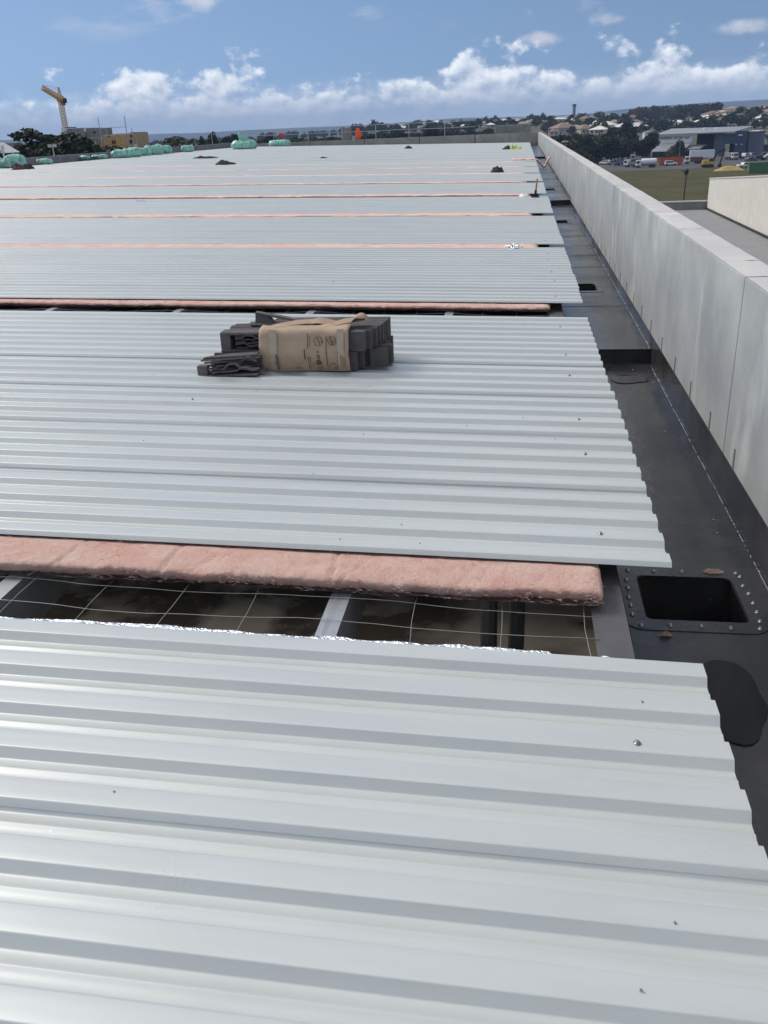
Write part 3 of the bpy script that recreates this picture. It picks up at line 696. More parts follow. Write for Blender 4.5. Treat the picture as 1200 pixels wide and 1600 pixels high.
# printing on the card
def inkline(pts, w_=.0022):
    m = MB()
    for a, b in zip(pts, pts[1:]):
        a = Vector(a); b = Vector(b); k = max(1, int((b-a).length/.03)); q = [a.lerp(b, i/k) for i in range(k+1)]
        q = [Vector((p.x, fy(p.z), p.z)) for p in q]
        for c0, c1 in zip(q, q[1:]): m.bar(c0, c1, w_, .0016)
    return m.build('printed_mark', M_ink, card)
def fy(z): return YF-.0235-.034*(1-abs(max(0, min(1, (z-bz)/HGT))-.5)*2)
def Lm(u, v): z = bz+HGT*v; x = CL+(CRx-CL)*u; return (x, fy(z), z)
inkline([Lm(.55, .98), Lm(.55, .62)], .0035); inkline([Lm(.572, .94), Lm(.572, .66)], .002); inkline([Lm(.55, .42), Lm(.55, .06)], .0035); inkline([Lm(.57, .40), Lm(.57, .06)], .002)
inkline([Lm(.755, .92), Lm(.757, .06)], .0035); inkline([Lm(.885, .95), Lm(.885, .5)], .0025); inkline([Lm(.91, .46), Lm(.91, .1)], .002); inkline([Lm(.93, .44), Lm(.93, .08)], .002); inkline([Lm(.945, .4), Lm(.945, .12)], .0018)
inkline([Lm(.512, .6), Lm(.512, .33)], .006)
def cubeicon(cu, cv, s, k=.0032):
    h = [Lm(cu+s*a, cv+s*2.05*b_) for a, b_ in ((-.5, .25), (-.15, .55), (.3, .5), (.52, -.05), (.2, -.45), (-.2, -.42))]
    inkline(h+[h[0]], k); c_ = Lm(cu+.1*s, cv-.0*s); inkline([h[1], c_, h[3]], k); inkline([c_, h[4]], k*.7)
cubeicon(.665, .78, .105); cubeicon(.815, .79, .10); inkline([Lm(.79, .88), Lm(.82, .69)], .0025); inkline([Lm(.805, .89), Lm(.835, .69)], .0025)
cubeicon(.645, .12, .11); cubeicon(.66, .25, .06); cubeicon(.825, .12, .09, .004)
def cardtext(s, u, v, size):
    cu = bpy.data.curves.new('printed_text', 'FONT'); cu.body = s; cu.size = size; cu.align_x = 'CENTER'; cu.align_y = 'CENTER'; cu.extrude = .0006
    o = bpy.data.objects.new('tmp', cu); COL.objects.link(o); dg = bpy.context.evaluated_depsgraph_get(); me = bpy.data.meshes.new_from_object(o.evaluated_get(dg)); bpy.data.objects.remove(o)
    me.materials.clear(); me.materials.append(M_ink); p = Lm(u, v); tt = Vector((0, -.068/HGT if v < .5 else .068/HGT, 1)).normalized()
    q = link('printed_text', me, card); q.matrix_local = Matrix(((0, -1, 0, p[0]), (tt.y, 0, -tt.z, p[1]-.0012), (tt.z, 0, tt.y, p[2]), (0, 0, 0, 1))); return q
cardtext('FLAP A', .665, .41, .030); cardtext('ecofoam', .19, .245, .036)
inkline([Lm(.405, .03), Lm(.405, .12), Lm(.45, .12), Lm(.45, .03)], .003)
# foam strips: two layers of slabs, staggered
def slab(x0, x1, y0, y1, z0, z1, mt=M_foam):
    return MB().bb(x0, x1, y0+.0015, y1-.0015, z0, z1).build('foam_strip', mt, fp, bevel=.004)
D8 = (YB-YF-.01)/8
lowR = [-1.06, -1.02, -.985, -.95, -.93, -.90, -.89, -.88]; lowL = [-1.72, -1.70, -1.9, -2.0, -2.02, -1.98, -1.94, -1.90]
upR = [-1.00, -.965, -.94, -.925, -.915, -.91, -.90, -.895]; upL = [-1.72, -1.70, -1.97, -1.98, -1.97, -1.88, -1.80, -1.72]
for i in range(8):
    y0 = YF+.004+i*D8
    slab(lowL[i], lowR[i], y0, y0+D8, bz, bz+LAY); slab(upL[i], upR[i], y0, y0+D8, bz+LAY+.002, bz+HGT-.001-random.uniform(0, .006))
slab(-.99, -.87, YF+.10, YF+.16, bz, bz+LAY-.004, M_foam); slab(-.97, -.845, YF+.17, YF+.25, bz, bz+LAY+.002)
# tangled profile-cut strips at the left end
def ribbon(path, th, y0, y1, mt):
    m = MB(); pts = [Vector((p[0], 0, p[1])) for p in path]; n = len(pts)
    for i, p in enumerate(pts):
        t_ = (pts[min(i+1, n-1)]-pts[max(0, i-1)]).normalized(); nn = Vector((-t_.z, 0, t_.x))
        for s_ in (-1, 1):
            for y in (y0, y1): m.v.append(Vector((p.x+nn.x*th*s_/2, y, p.z+nn.z*th*s_/2)))
    for i in range(n-1):
        a = i*4; m._f([(a, a+4, a+5, a+1), (a+2, a+3, a+7, a+6), (a, a+2, a+6, a+4), (a+1, a+5, a+7, a+3)], 0)
    m._f([(0, 1, 3, 2), (4*n-4, 4*n-2, 4*n-1, 4*n-3)], 0)
    return m.build('foam_strip', mt, fp, bevel=.0015)
def trap(x0, x1, z0, z1, seed, bumps):
    out = []; n = 22
    for i in range(n+1):
        x = x0+(x1-x0)*i/n; z = z0+(z1-z0)*i/n+.005*noise.noise(Vector((x*9, seed, 0)))
        for (bx, bw, bh) in bumps: z += bh*max(0, min(1, 1.6-abs(x-bx)/bw*1.6))
        out.append((x, z))
    return out
UZ = bz+LAY
slab(-2.005, -1.935, YF+.03, YF+.13, UZ+.004, UZ+.116, M_foam2)
slab(-2.0, -1.70, YF+.02, YF+.13, UZ+.112, UZ+.130, M_foam2); slab(-2.0, -1.70, YF+.01, YF+.13, UZ-.004, UZ+.012)
for i, (z0, z1, b0) in enumerate(((.020, .030, []), (.030, .046, [(-1.86, .06, .03)]), (.045, .060, []), (.060, .066, [(-1.82, .05, .02)]), (.075, .082, []), (.092, .092, [(-1.80, .05, .022)]), (.104, .104, []))):
    ribbon(trap(-1.935+random.uniform(0, .05), -1.705, UZ+z0, UZ+z1, i*3.1, b0), random.choice((.006, .008, .010)), YF+.015+random.uniform(0, .03), YF+.13, M_foam if i % 2 else M_foam2)
slab(-2.12, -2.05, YF-.17, YF-.11, bz, bz+.075, M_foam2); slab(-2.06, -1.99, YF-.05, YF+.02, bz, bz+.105, M_foam2); slab(-2.05, -1.7, YF+.0, YF+.03, bz+.106, bz+.122)
for i, (x0, x1, z0, z1, b0, yy) in enumerate(((-2.05, -1.70, .012, .020, [], -.19), (-2.04, -1.71, .030, .045, [(-1.80, .05, .02)], -.16), (-2.03, -1.70, .050, .050, [(-1.88, .06, .035)], -.15), (-2.05, -1.72, .066, .095, [(-1.78, .05, .03)], -.12), (-2.02, -1.70, .085, .115, [], -.10), (-2.08, -1.72, .10, .135, [], -.09), (-1.95, -1.70, .03, .10, [(-1.76, .04, .03)], -.08), (-2.0, -1.71, .02, .06, [], -.06), (-1.98, -1.70, .075, .08, [(-1.84, .05, .03)], -.05), (-1.98, -1.66, .008, .035, [], -.13))):
    ribbon(trap(x0, x1, bz+z0, bz+z1, 20+i*2.3, b0), random.choice((.007, .009, .012)), YF+yy, YF+yy+random.uniform(.05, .11), M_foam2 if i % 3 else M_foam)
for i in range(13):                          # thin strips fanned out at the front left
    yaw = rad(30-i*1.6+random.uniform(-9, 9)); Lh = random.uniform(.30, .44); hh = random.uniform(.008, .016); zz_ = bz+.006+i*.0092+random.uniform(0, .004)
    c_ = Vector((-1.70, YF+.05-.01*i, zz_)); d_ = Vector((-math.cos(yaw), -math.sin(yaw), random.uniform(-.02, .05)))
    rot_ = Matrix.Rotation(yaw, 3, 'Z') @ Matrix.Rotation(random.uniform(-.25, .25), 3, 'X') @ Matrix.Rotation(random.uniform(-.05, .05), 3, 'Y')
    MB().box(c_+d_*Lh/2+Vector((0, 0, hh/2)), (Lh, random.uniform(.018, .04), hh), rot_).build('foam_strip', M_foam2 if i % 2 else M_foam, fp, bevel=.002)
ribbon(trap(-1.80, -1.42, bz+HGT+.085, bz+HGT+.012, 4, []), .014, YF+.22, YF+.27, M_foam2)
tr = MB().prism([(-1.81, bz+HGT), (-1.80, bz+HGT+.085), (-1.70, bz+HGT+.05), (-1.66, bz+HGT)], 'y', YF+.23, YF+.275).build('foam_strip', M_foam2, fp, bevel=.003)
slab(-1.83, -1.3, YF+.18, YF+.34, bz+HGT, bz+HGT+.014)

# ------------------------------------------------------------------ small things lying on the roof
def lump(name, label, cat, c, rx, ry, h, seed, mt, group=None, amp=.5, n=18):
    m = MB()
    def f(u, v):
        a = u*2*math.pi; r = v
        q = 1+amp*noise.noise(Vector((math.cos(a)*1.5, math.sin(a)*1.5, seed)))
        z = h*.8*(1-r**3)*(1+1.1*noise.noise(Vector((r*math.cos(a)*2.4, r*math.sin(a)*2.4, seed+4))))
        x = c.x+rx*r*q*math.cos(a); return (x, c.y+ry*r*q*math.sin(a), zr(c.x)+.002+max(0, z)*(1 if v < 1 else 0))
    m.grid(f, n, 8); return tag(m.build(name, mt, None, True), label, cat, group)
p = onroof(352, 257); lump('black_cloth_heap', 'black clothing heap lying on far roof sheets by the long dark strip', 'cloth', p, .40, .45, .16, 2.2, M_black)
p = onroof(316, 247.5); lump('black_strip', 'long flat black strip lying beyond the black clothing heap', 'strip', p, .75, .22, .1, 4.4, M_black)
p = onroof(777, 269); lump('black_cloth_heap', 'peaked black clothing heap on the sheets beyond the hammer', 'cloth', p, .22, .3, .17, 7.1, M_black)
p = onroof(800, 233); v = thing('high_vis_jacket', 'yellow high visibility jacket dropped on far roof sheets', 'jacket', (0, 0, 0))
for (dx, mt, h, nm) in ((-.28, M_black, .2, 'dark_sleeve'), (.08, M_hiviz, .27, 'yellow_body'), (.38, M_hiviz, .14, 'yellow_sleeve')):
    o = lump(nm, 'x', 'x', Vector((p.x+dx, p.y+.2*dx, p.z)), .27, .5, h, 3+dx*9, mt); del o['label'], o['category']; o.parent = v
p = onroof(639, 232); lump('sun_hat', 'small dark green hat lying on roof before the far parapet', 'hat', p, .3, .4, .16, 5.7, M_black)
p = onroof(505, 247); lump('dark_scrap', 'tiny dark scrap on the far roof sheets', 'scrap', p, .2, .3, .06, 1.7, M_black)
for (px, py, dx) in ((28, 265, 0), (44, 264, .2)):
    p = onroof(px, py); lump('dark_bag', 'low dark bag lying in front of the large green bales', 'bag', p, .26, .3, .2, px*.3, M_black if dx else mat('brown_cloth', (.07, .04, .035), .9), 'dark bags before the bales')
p = onroof(218, 314.5); lump('paper_scrap', 'small pale blue paper scrap on the roof sheets', 'scrap', p, .13, .14, .03, 3.9, mat('pale_blue_paper', (.35, .4, .6), .7))
p = onroof(818, 306.5); lump('white_scrap', 'white scrap lying beside the upright hammer', 'scrap', p, .10, .16, .05, 6.9, M_white)
fs = thing('foil_scrap', 'crumpled silver foil scraps lying on the pink strip', 'foil', (0, 0, 0))
c0 = onroof(795, 386)
for k in range(6):
    cc = Vector((c0.x+random.uniform(-.14, .14), c0.y+random.uniform(-.1, .12), 0)); m = MB(); s_ = random.uniform(.04, .08)
    m.grid(lambda u, v: (cc.x+(u-.5)*s_*2, cc.y+(v-.5)*s_*2, zr(cc.x)-.012+abs(.07*noise.noise(Vector((u*3.3, v*3.3, k*2.2))))), 7, 7); m.build('foil_piece', M_foil, fs)
# hammer standing on its head
p = onroof(836, 308.5); hm = thing('hammer', 'red handled hammer standing upright on its dark head near the gutter', 'hammer', (p.x, p.y, zr(p.x)))
hr = Matrix.Rotation(rad(5), 3, 'Y')
MB().tube([hr @ Vector((0, 0, .03)), hr @ Vector((0, 0, .14)), hr @ Vector((0, 0, .38))], .021, 8, .019).build('handle', M_wood, hm, True)
MB().tube([hr @ Vector((0, 0, .03)), hr @ Vector((0, 0, .15))], .026, 8).build('grip_sleeve', M_black, hm, True)
MB().bb(-.085, .075, -.018, .018, 0, .034).prism([(.03, .034), (.075, .034), (.075, .0), (.10, .0)], 'y', -.014, .014).build('hammer_head', M_dark, hm, bevel=.004)
# torn pink strip drooping into the gutter
p = onroof(800, 250.5); m = MB(); x0 = p.x; y0 = p.y
def droop(u, v):
    x = x0+(1.17-x0)*u; over = max(0, x-.585)
    z = zr(min(x, .585))+.015+(.05 if 0 < v < 1 else 0)-.30*min(1, over/.35)**1.5*(1 if x < 1.0 else .75)+(.28*sm(.95, 1.17, x))
    return (x, y0+(v-.5)*.45*(1-.5*u)+.06*noise.noise(Vector((u*5, v, 2))), z+.03*noise.noise(Vector((u*9, v*4, 6))))
m.grid(droop, 26, 6); o = m.build('insulation_strip', M_ins, None, True); s_ = o.modifiers.new('thick', 'SOLIDIFY'); s_.thickness = .06
tag(o, 'torn pink wool strip drooping off the sheets into the gutter', 'insulation')
# orange cloth on the far parapet
p = P(561, 218, 77.42); m = MB()
def oc(u, v):
    a = u*2*math.pi; q = math.sin(math.pi*min(1, v*.86+.10))**.8
    return (p.x+.26*q*math.cos(a)*(1+.4*noise.noise(Vector((math.cos(a)*2, v*3, 1))))-.05*v, p.y+.16*q*math.sin(a)*(1+.5*noise.noise(Vector((math.cos(a)*3, v*4, 5)))), .705+.85*v+.1*noise.noise(Vector((math.cos(a)*2.2, math.sin(a)*2, v*3))))
m.grid(oc, 20, 14); oo = m.build('orange_cloth', M_orange, None, True); tag(oo, 'bright orange high visibility cloth bundled upright on the far parapet', 'cloth')

# green plastic-wrapped bales
def bale(label, px, py, ln, r, rz, seed, flap_=False, squash=1., dz=0., hollow=False):
    r *= .86; ln *= .95
    c = onroof(px, py); root = thing('wrapped_bale', label, 'bale', (c.x, c.y+r*.4, zr(c.x)+.005+dz), rz, 'green plastic wrapped insulation bales')
    m = MB(); nu, nv = 26, 22
    def f(u, v):
        a = u*2*math.pi; x = (v-.5)*ln
        e = min(1, (1-abs(2*v-1)**6)*1.02+.0); e = max(.05, e)**.5
        rr = r*e*(1+.26*noise.noise(Vector((math.cos(a)*1.3, math.sin(a)*1.3, seed+v*2.5)))+.24*noise.noise(Vector((math.cos(a)*3, math.sin(a)*3, seed*2+v*6)))+.16*noise.noise(Vector((math.cos(a)*7, math.sin(a)*7, seed+v*14))))
        z = r*squash*.9+rr*squash*math.sin(a)
        return (x*(1+.05*noise.noise(Vector((a, seed, 2)))), rr*math.cos(a), max(0, z))
    m.grid(f, nu, nv); wrap = m.build('plastic_wrap', M_green, root, True)
    k = random.choice((-.2, .2))
    for v_ in (-.25+k*.3, .28+k*.2):
        b_ = MB(); b_.tube([(v_*ln, 1.03*r*math.cos(q*.35), r*squash*.9+1.03*r*squash*math.sin(q*.35)) for q in range(0, 10)], .022, 5); b_.build('tie', mat('dark_green_wrap', (.08, .30, .23), .3), wrap)
    if flap_:
        g = MB(); g.grid(lambda u, v: (ln*(-.18+.62*u)+.05*noise.noise(Vector((u*3, v*3, 1))), .1*noise.noise(Vector((u*4, v*5, 2))), r*1.45*squash+(1.15*r*2.1*(1-u)**1.3+.06)*v+.05*noise.noise(Vector((u*5, 1, v)))), 12, 8)
        o = g.build('loose_plastic', M_green, root, True); s2 = o.modifiers.new('thick', 'SOLIDIFY'); s2.thickness = .012
    if hollow:
        MB().lathe([(.0, 0), (r*.5, .01), (r*.5, .03)], 14, (-ln*.5-.02, 0, r*.8), 'x').build('hollow_shade', M_dark, root)  # dark disc on the end paints the shade of the roll's opening
    return root
bale('large bright green wrapped bale behind the low dark bags', 24, 262, 1.0, .30, .5, 1.1, squash=1.1, hollow=True)
bale('green wrapped bale leaning beside the largest bale at the parapet', 3, 263, .9, .26, .3, 9.4)
bale('lone thin rounded green bale against the dark grey parapet', 69, 257, .85, .20, .35, 2.7, squash=.8, hollow=True)
bale('limp flattened green plastic bale low against the grey parapet', 128, 250, 1.0, .24, .0, 5.1, squash=.6)
bale('limp flattened green plastic bale low against the grey parapet', 155, 248.5, 1.0, .24, .1, 6.3, squash=.6)
for k, (px, py, ln, r, dz) in enumerate(((190, 247, 1.3, .30, 0), (206, 245.5, 1.2, .32, .05), (222, 243.5, 1.2, .30, 0), (240, 242, 1.3, .36, .05), (256, 240.2, 1.1, .32, 0), (213, 243, 1.2, .26, .22), (237, 240.5, 1.0, .26, .3))):
    bale('crumpled green bale in the long jumbled row by the parapet', px, py, ln, r, random.uniform(-.4, .7), 11+k*1.9, squash=.95, dz=0)
bale('small rounded green bale standing alone past the jumbled row', 293, 237.5, .95, .27, .2, 31.2)
bale('shiny green bale with a tall loose plastic flap sticking up', 381, 233.2, 2.1, .36, 0., 41.7, True)
bale('tidy green bale with a red bag on top', 437, 228.6, 2.0, .34, 0., 52.3, squash=.85)
c = P(442, 219.5, 77); lump_c = Vector((c.x, 76.4, 0)); m = MB(); m.box((c.x, 76.75, zr(c.x)+.86), (.42, .34, .28), Matrix.Rotation(.3, 3, 'Y')); tag(m.build('red_bag', M_red, bevel=.06), 'small red bag lying on top of the tidy green bale', 'bag')

# ================================================================== THE LAND AROUND
m = MB(); rings = [0, 20, 40, 60, 80, 100, 120, 140, 160, 180, 200, 230, 260, 300, 340, 380, 450, 520, 540, 600, 660, 720, 790, 860, 930, 1000, 1070, 1140, 1220, 1300, 1400, 1550, 1750, 2000, 2300, 2700, 3200, 3800, 4300, 4600, 4900, 5200, 5500, 5800, 6000, 6150]
NA = 720
for D in rings:
    for k in range(NA):
        a = 2*math.pi*k/NA; x, y = D*math.sin(a), D*math.cos(a); m.v.append(Vector((x, y, tz(x, y)-.02)))
for i in range(len(rings)-1):
    m._f([(i*NA+k, i*NA+(k+1) % NA, (i+1)*NA+(k+1) % NA, (i+1)*NA+k) for k in range(NA)], 0)
for f in range(len(m.f)):
    if f >= 37*NA: m.m[f] = 1
struct(m.build('terrain', [M_ground, M_hill], None, True))
def sheet(name, poly, z, mt):
    q = MB(); q.v += [Vector((x, y, z)) for x, y in poly]; q._f([tuple(range(len(poly)))], 0); return struct(q.build(name, mt))
sheet('field', [(-8, 60), (300, 60), (300, 338), (150, 344), (60, 341), (-8, 341)], GZ+.02, M_grass)
sheet('yard', [(-8, 341.2), (60, 341.2), (150, 344.2), (300, 338.2), (300, 512), (-8, 512)], GZ+.024, M_yard)

# ------------------------------------------------------------------ trees
def crown_mesh(name, seed, lobes, nleaf, size, mt):
    rd = random.Random(seed); m = MB()
    tot = sum(l[3]*l[4] for l in lobes)
    for (cx, cy, cz, rx, rz_) in lobes:
        for k in range(int(nleaf*rx*rz_/tot)):
            u = Vector((rd.gauss(0, 1), rd.gauss(0, 1), rd.gauss(0, 1))).normalized()
            q = rd.random()**.42
            n_ = noise.noise(u*1.9+Vector((cx, cy, seed)))
            if n_ < -.18 and rd.random() < .65: continue
            q *= 1+.38*n_
            p = Vector((cx+u.x*rx*q, cy+u.y*rx*q, cz+u.z*rz_*q))
            s = size*rd.uniform(.55, 1.25)
            a = Vector((rd.gauss(0, 1), rd.gauss(0, 1), rd.gauss(0, .7))).normalized(); b = a.orthogonal(); b.rotate(Matrix.Rotation(rd.uniform(0, 6.28), 3, a)); c = a.cross(b)
            m.quad(p+b*s*.5, p+c*s*.32, p-b*s*.5, p-c*s*.32)
    return m.mesh(name, mt, False, False)
def trunk_mesh(h, lobes, r):
    m = MB(); m.tube([(0, 0, -.3), (.05*h*.2, 0, h*.25), (0, .04*h, h*.5), (0, 0, h*.72)], r, 7, r*.45)
    for (cx, cy, cz, rx, rz_) in lobes: m.tube([(0, 0, h*.3), (cx*.4, cy*.4, (h*.3+cz)*.5), (cx, cy, cz)], r*.5, 5, r*.12)
    return m.mesh('trunk', M_bark, True)
# unit-height tree kinds (height 1)
KINDS = []
def kind(seed, lobes, n, size, mt): KINDS.append((crown_mesh('crown', seed, lobes, n, size, mt), trunk_mesh(1, lobes, .028)))
kind(1, [(0, 0, .62, .26, .30), (.18, .05, .5, .2, .22), (-.18, -.06, .52, .2, .24), (.02, .12, .8, .17, .18), (-.05, 0, .36, .24, .2)], 2600, .062, M_leafA)
kind(2, [(0, 0, .7, .2, .26), (.2, 0, .58, .17, .18), (-.22, .04, .62, .16, .17), (.05, -.08, .9, .12, .1), (-.1, .1, .45, .18, .16)], 2200, .06, M_leafC)
kind(3, [(0, 0, .5, .36, .34), (.22, 0, .42, .22, .26), (-.24, .02, .45, .24, .28), (.02, 0, .74, .22, .22)], 2600, .06, M_leafB)
kind(4, [(0, 0, .5, .2, .34), (.04, 0, .78, .14, .2), (-.06, 0, .3, .2, .2)], 1900, .06, M_leafC)
kind(5, [(-.25, 0, .84, .13, .09), (-.1, .05, .78, .10, .07), (.1, 0, .55, .28, .2), (.32, .02, .48, .24, .2), (-.08, 0, .46, .24, .18), (.5, 0, .36, .2, .2), (-.32, .04, .36, .22, .16)], 5200, .045, M_leafA)
def tree(name, label, px, py_top, Y, wid, k, base=None, group=None, base_px=None, gz=None):
    tp = P(px, py_top, Y); g = tz(tp.x, Y) if gz is None else gz; h = tp.z-g
    root = thing(name, label, 'tree', (tp.x, Y, g), random.uniform(0, 6.28) if k != 4 else 0, group)
    for mesh, nm in zip(KINDS[k], ('crown', 'trunk')):
        o = link(nm, mesh, root); o.scale = (wid, wid, h)
    return root
# big tree by the crane and its neighbours
tree('gum_tree', 'broad dark gum tree with a lifted round top beside the building under construction', 84, 189.5, 118, 17, 4)
tree('gum_tree', 'dense dark tree between the broad gum tree and the concrete building', 114, 205, 116, 12, 0)
tree('gum_tree', 'dense dark low tree filling in under the lifted gum crown', 62, 212, 120, 13, 0)
tree('gum_tree', 'low dark tree beside the broad gum tree, against the grey parapet', 30, 219, 122, 8, 2)
tree('round_tree', 'round olive green tree behind the long row of green bales', 277, 211, 240, 17, 2)
for i, (px, py, Y, wd, k) in enumerate(((302, 217, 250, 9, 3), (313, 213, 260, 6, 3), (332, 206, 230, 8, 3), (326, 216, 262, 10, 0), (352, 213, 270, 9, 1), (364, 209, 300, 9, 1), (345, 222, 255, 11, 2), (405, 216, 260, 10, 2), (420, 212, 300, 13, 1), (455, 216, 320, 14, 2), (466, 214, 360, 14, 0), (492, 213, 330, 14, 2), (508, 214, 360, 12, 2), (524, 213, 350, 12, 0), (575, 209, 420, 15, 1), (600, 206, 420, 16, 0), (621, 203, 420, 14, 1), (668, 198, 330, 10, 3), (676, 199, 335, 9, 0), (640, 207, 430, 16, 2), (655, 207, 430, 14, 0), (690, 203, 500, 18, 1), (712, 202, 520, 18, 0), (735, 200, 540, 18, 1), (758, 200, 540, 20, 0))):
    tree('tree', 'tree showing above the far parapet among rooftops' if px > 380 else 'slim tree beyond the green bales and guard rail', px, py, Y, wd, k, group='trees beyond the far parapet')
# belt right of the parapet
rd = random.Random(5)
for i in range(17):
    px = 846+i*8.6+rd.uniform(-2, 2); py = 214+rd.uniform(-6, 7)-(4 if 890 < px < 960 else 0)
    tree('belt_tree', 'dark tree in the thick belt between the parapet and the truck yard', px, py, 425+rd.uniform(-22, 22), rd.uniform(19, 25), rd.choice((0, 0, 2, 1)), group='dark tree belt')
for i in range(9):
    px = 852+i*7.5; tree('belt_tree', 'dark tree in the thick belt between the parapet and the truck yard', px, 222+i*2+rd.uniform(-3, 3), 350+rd.uniform(-8, 8), rd.uniform(14, 17), rd.choice((0, 0, 1)), group='dark tree belt')
tree('tall_gum_tree', 'tall dark gum tree rising above the red and white trucks', 984, 189, 480, 20, 1)
tree('tall_gum_tree', 'leaning dark tree between the trucks and the white sign wall', 1018, 206, 425, 15, 1)
tree('tall_gum_tree', 'dark spreading tree left of the lean-to roof', 966, 197, 475, 19, 0)
tree('bushy_tree', 'bushy green tree in front of the white sign wall', 1063, 218, 405, 11, 3)
tree('bushy_tree', 'dark rounded tree with its crown over the orange bin', 1057, 224, 408, 12, 2)
tree('dark_tree', 'dark tree at the left foot of the lean-to roof', 1006, 216, 430, 13, 0)
# palm beside the blue building
pt = P(1195, 207, 455); g = tz(pt.x, 455); ph = pt.z-g
palm = thing('palm_tree', 'palm tree beside the dark blue cladding building', 'tree', (pt.x, 455, g))
MB().tube([(0, 0, -.2), (.1, 0, ph*.5), (0, 0, ph*.82)], .35, 8, .26).build('trunk', M_bark, palm, True)
m = MB()
for k in range(26):
    a = rd.uniform(0, 6.28); up = rd.uniform(-.2, 1.1); L_ = rd.uniform(3.4, 4.6)
    for q in range(5):
        def fp_(t_): return Vector((math.cos(a)*L_*t_, math.sin(a)*L_*t_, ph*.82+L_*(up*t_-1.1*t_*t_)))
        p0, p1 = fp_(q/5), fp_((q+1)/5); sd_ = Vector((-math.sin(a), math.cos(a), 0))*(.42*(1-q/6))
        m.quad(p0-sd_, p1-sd_*.8, p1+sd_*.8, p0+sd_)
m.build('crown', M_leafA, palm)

# ------------------------------------------------------------------ houses and small trees over the hillside
M_hw = [mat('house_wall_%d' % i, c, .8) for i, c in enumerate(((.55, .5, .42), (.62, .6, .55), (.36, .22, .16), (.5, .42, .33)))]
M_hr = [mat('house_roof_%d' % i, c, .7, var=.12, vscale=.6) for i, c in enumerate(((.20, .115, .085), (.66, .66, .64), (.25, .165, .125), (.15, .15, .16), (.36, .29, .23), (.74, .71, .62)))]
HOUSES = []
for i in range(12):
    lx, ly, hh, rh = rd.uniform(10, 17), rd.uniform(8, 12), rd.uniform(2.7, 3.4), rd.uniform(1.6, 2.6)
    m = MB(); m.bb(-lx/2, lx/2, -ly/2, ly/2, -2, hh)
    m.mi = 1; e = .5; r = ly/2*.9
    m.v += [Vector(q) for q in ((-lx/2-e, -ly/2-e, hh), (lx/2+e, -ly/2-e, hh), (lx/2+e, ly/2+e, hh), (-lx/2-e, ly/2+e, hh), (-lx/2+r, 0, hh+rh), (lx/2-r, 0, hh+rh))]; n = len(m.v)-6
    m._f([(0, 1, 5, 4), (1, 2, 5), (2, 3, 4, 5), (3, 0, 4), (3, 2, 1, 0)], n)
    m.mi = 2
    for wx in (-lx*.3, 0, lx*.3): m.bb(wx-.8, wx+.8, -ly/2-.05, -ly/2+.1, 1., 2.2)
    m.mi = 3; m.bb(lx*.12, lx*.12+.9, -ly/2-.06, -ly/2+.1, 0, 2.1)
    HOUSES.append(m.mesh('house', [M_hw[i % 4], M_hr[(i*5+1) % 6], M_dark, M_bark]))
def houses(n, x0, x1, ya, yb, kinds, label, group, smin=.8, smax=1.1):
    for i in range(n):
        px = x0+(x1-x0)*(i+rd.random())/n; t_ = rd.random(); py = ya(px)+(yb(px)-ya(px))*t_
        g = ground(px, py); o = link('house', HOUSES[rd.choice(kinds)], None, (g.x, g.y, tz(g.x, g.y)), rd.uniform(-.6, .6)); o.scale = (rd.uniform(smin, smax),)*3
        tag(o, label, 'house', group)
hz = lambda px: 199.3-.043*(px-600)
houses(46, 618, 842, lambda p: hz(p)-.5+max(0, (700-p)*.02), lambda p: hz(p)+8, list(range(12)), 'brown or cream roofed house on the low hill beyond the far parapet', 'houses beyond the far parapet')
houses(20, 850, 1010, lambda p: hz(p)-1, lambda p: hz(p)+13, [0, 3, 5, 7, 8, 9, 11], 'pale roofed house on the grassy hill below the tower', 'houses on the tower hill')
houses(40, 1105, 1230, lambda p: hz(p)-1, lambda p: hz(p)+8, [0, 3, 5, 7, 9, 11], 'white or cream roofed house crowding the sunny hilltop', 'houses on the sunny hilltop')
houses(26, 1040, 1230, lambda p: hz(p)+9, lambda p: hz(p)+24, [1, 2, 4, 6, 8, 10], 'dark or red roofed house on the slope behind the blue building', 'houses on the slope', .8, 1.2)
houses(10, 860, 1000, lambda p: hz(p)+14, lambda p: hz(p)+26, [3, 6, 8, 11], 'low roof half hidden among trees of the valley', 'roofs in the valley', 1., 1.6)
SM = []
for i in range(5):
    lob = [(rd.uniform(-.15, .15), rd.uniform(-.15, .15), rd.uniform(.4, .75), rd.uniform(.2, .32), rd.uniform(.2, .3)) for _ in range(3)]+[(0, 0, .35, .3, .25)]
    c_ = crown_mesh('small_tree', 60+i, lob, 420, .13, (M_leafA, M_leafC, M_leafB)[i % 3]); SM.append(c_)
def small_trees(n, x0, x1, ya, yb, hmin, hmax, label, group, w_=1.1):
    for i in range(n):
        px = x0+(x1-x0)*(i+rd.random())/n; py = ya(px)+(yb(px)-ya(px))*rd.random(); g = ground(px, py)
        o = link('small_tree', rd.choice(SM), None, (g.x, g.y, tz(g.x, g.y)-.4), rd.uniform(0, 6.28)); h = rd.uniform(hmin, hmax); o.scale = (h*w_, h*w_, h); tag(o, label, 'tree', group)
small_trees(55, 615, 850, lambda p: hz(p)+2, lambda p: hz(p)+13, 6, 11, 'small dark tree among the houses beyond the far parapet', 'trees among the far houses', 1.4)
small_trees(50, 850, 1010, lambda p: hz(p)+1, lambda p: hz(p)+26, 6, 11, 'small dark tree scattered over the tower hill and valley', 'trees on the tower hill', 1.4)
small_trees(48, 985, 1120, lambda p: hz(p)-.5, lambda p: hz(p)+5, 9, 14, 'dark tree in the row along the ridge behind the yard', 'ridge tree row', 1.4)
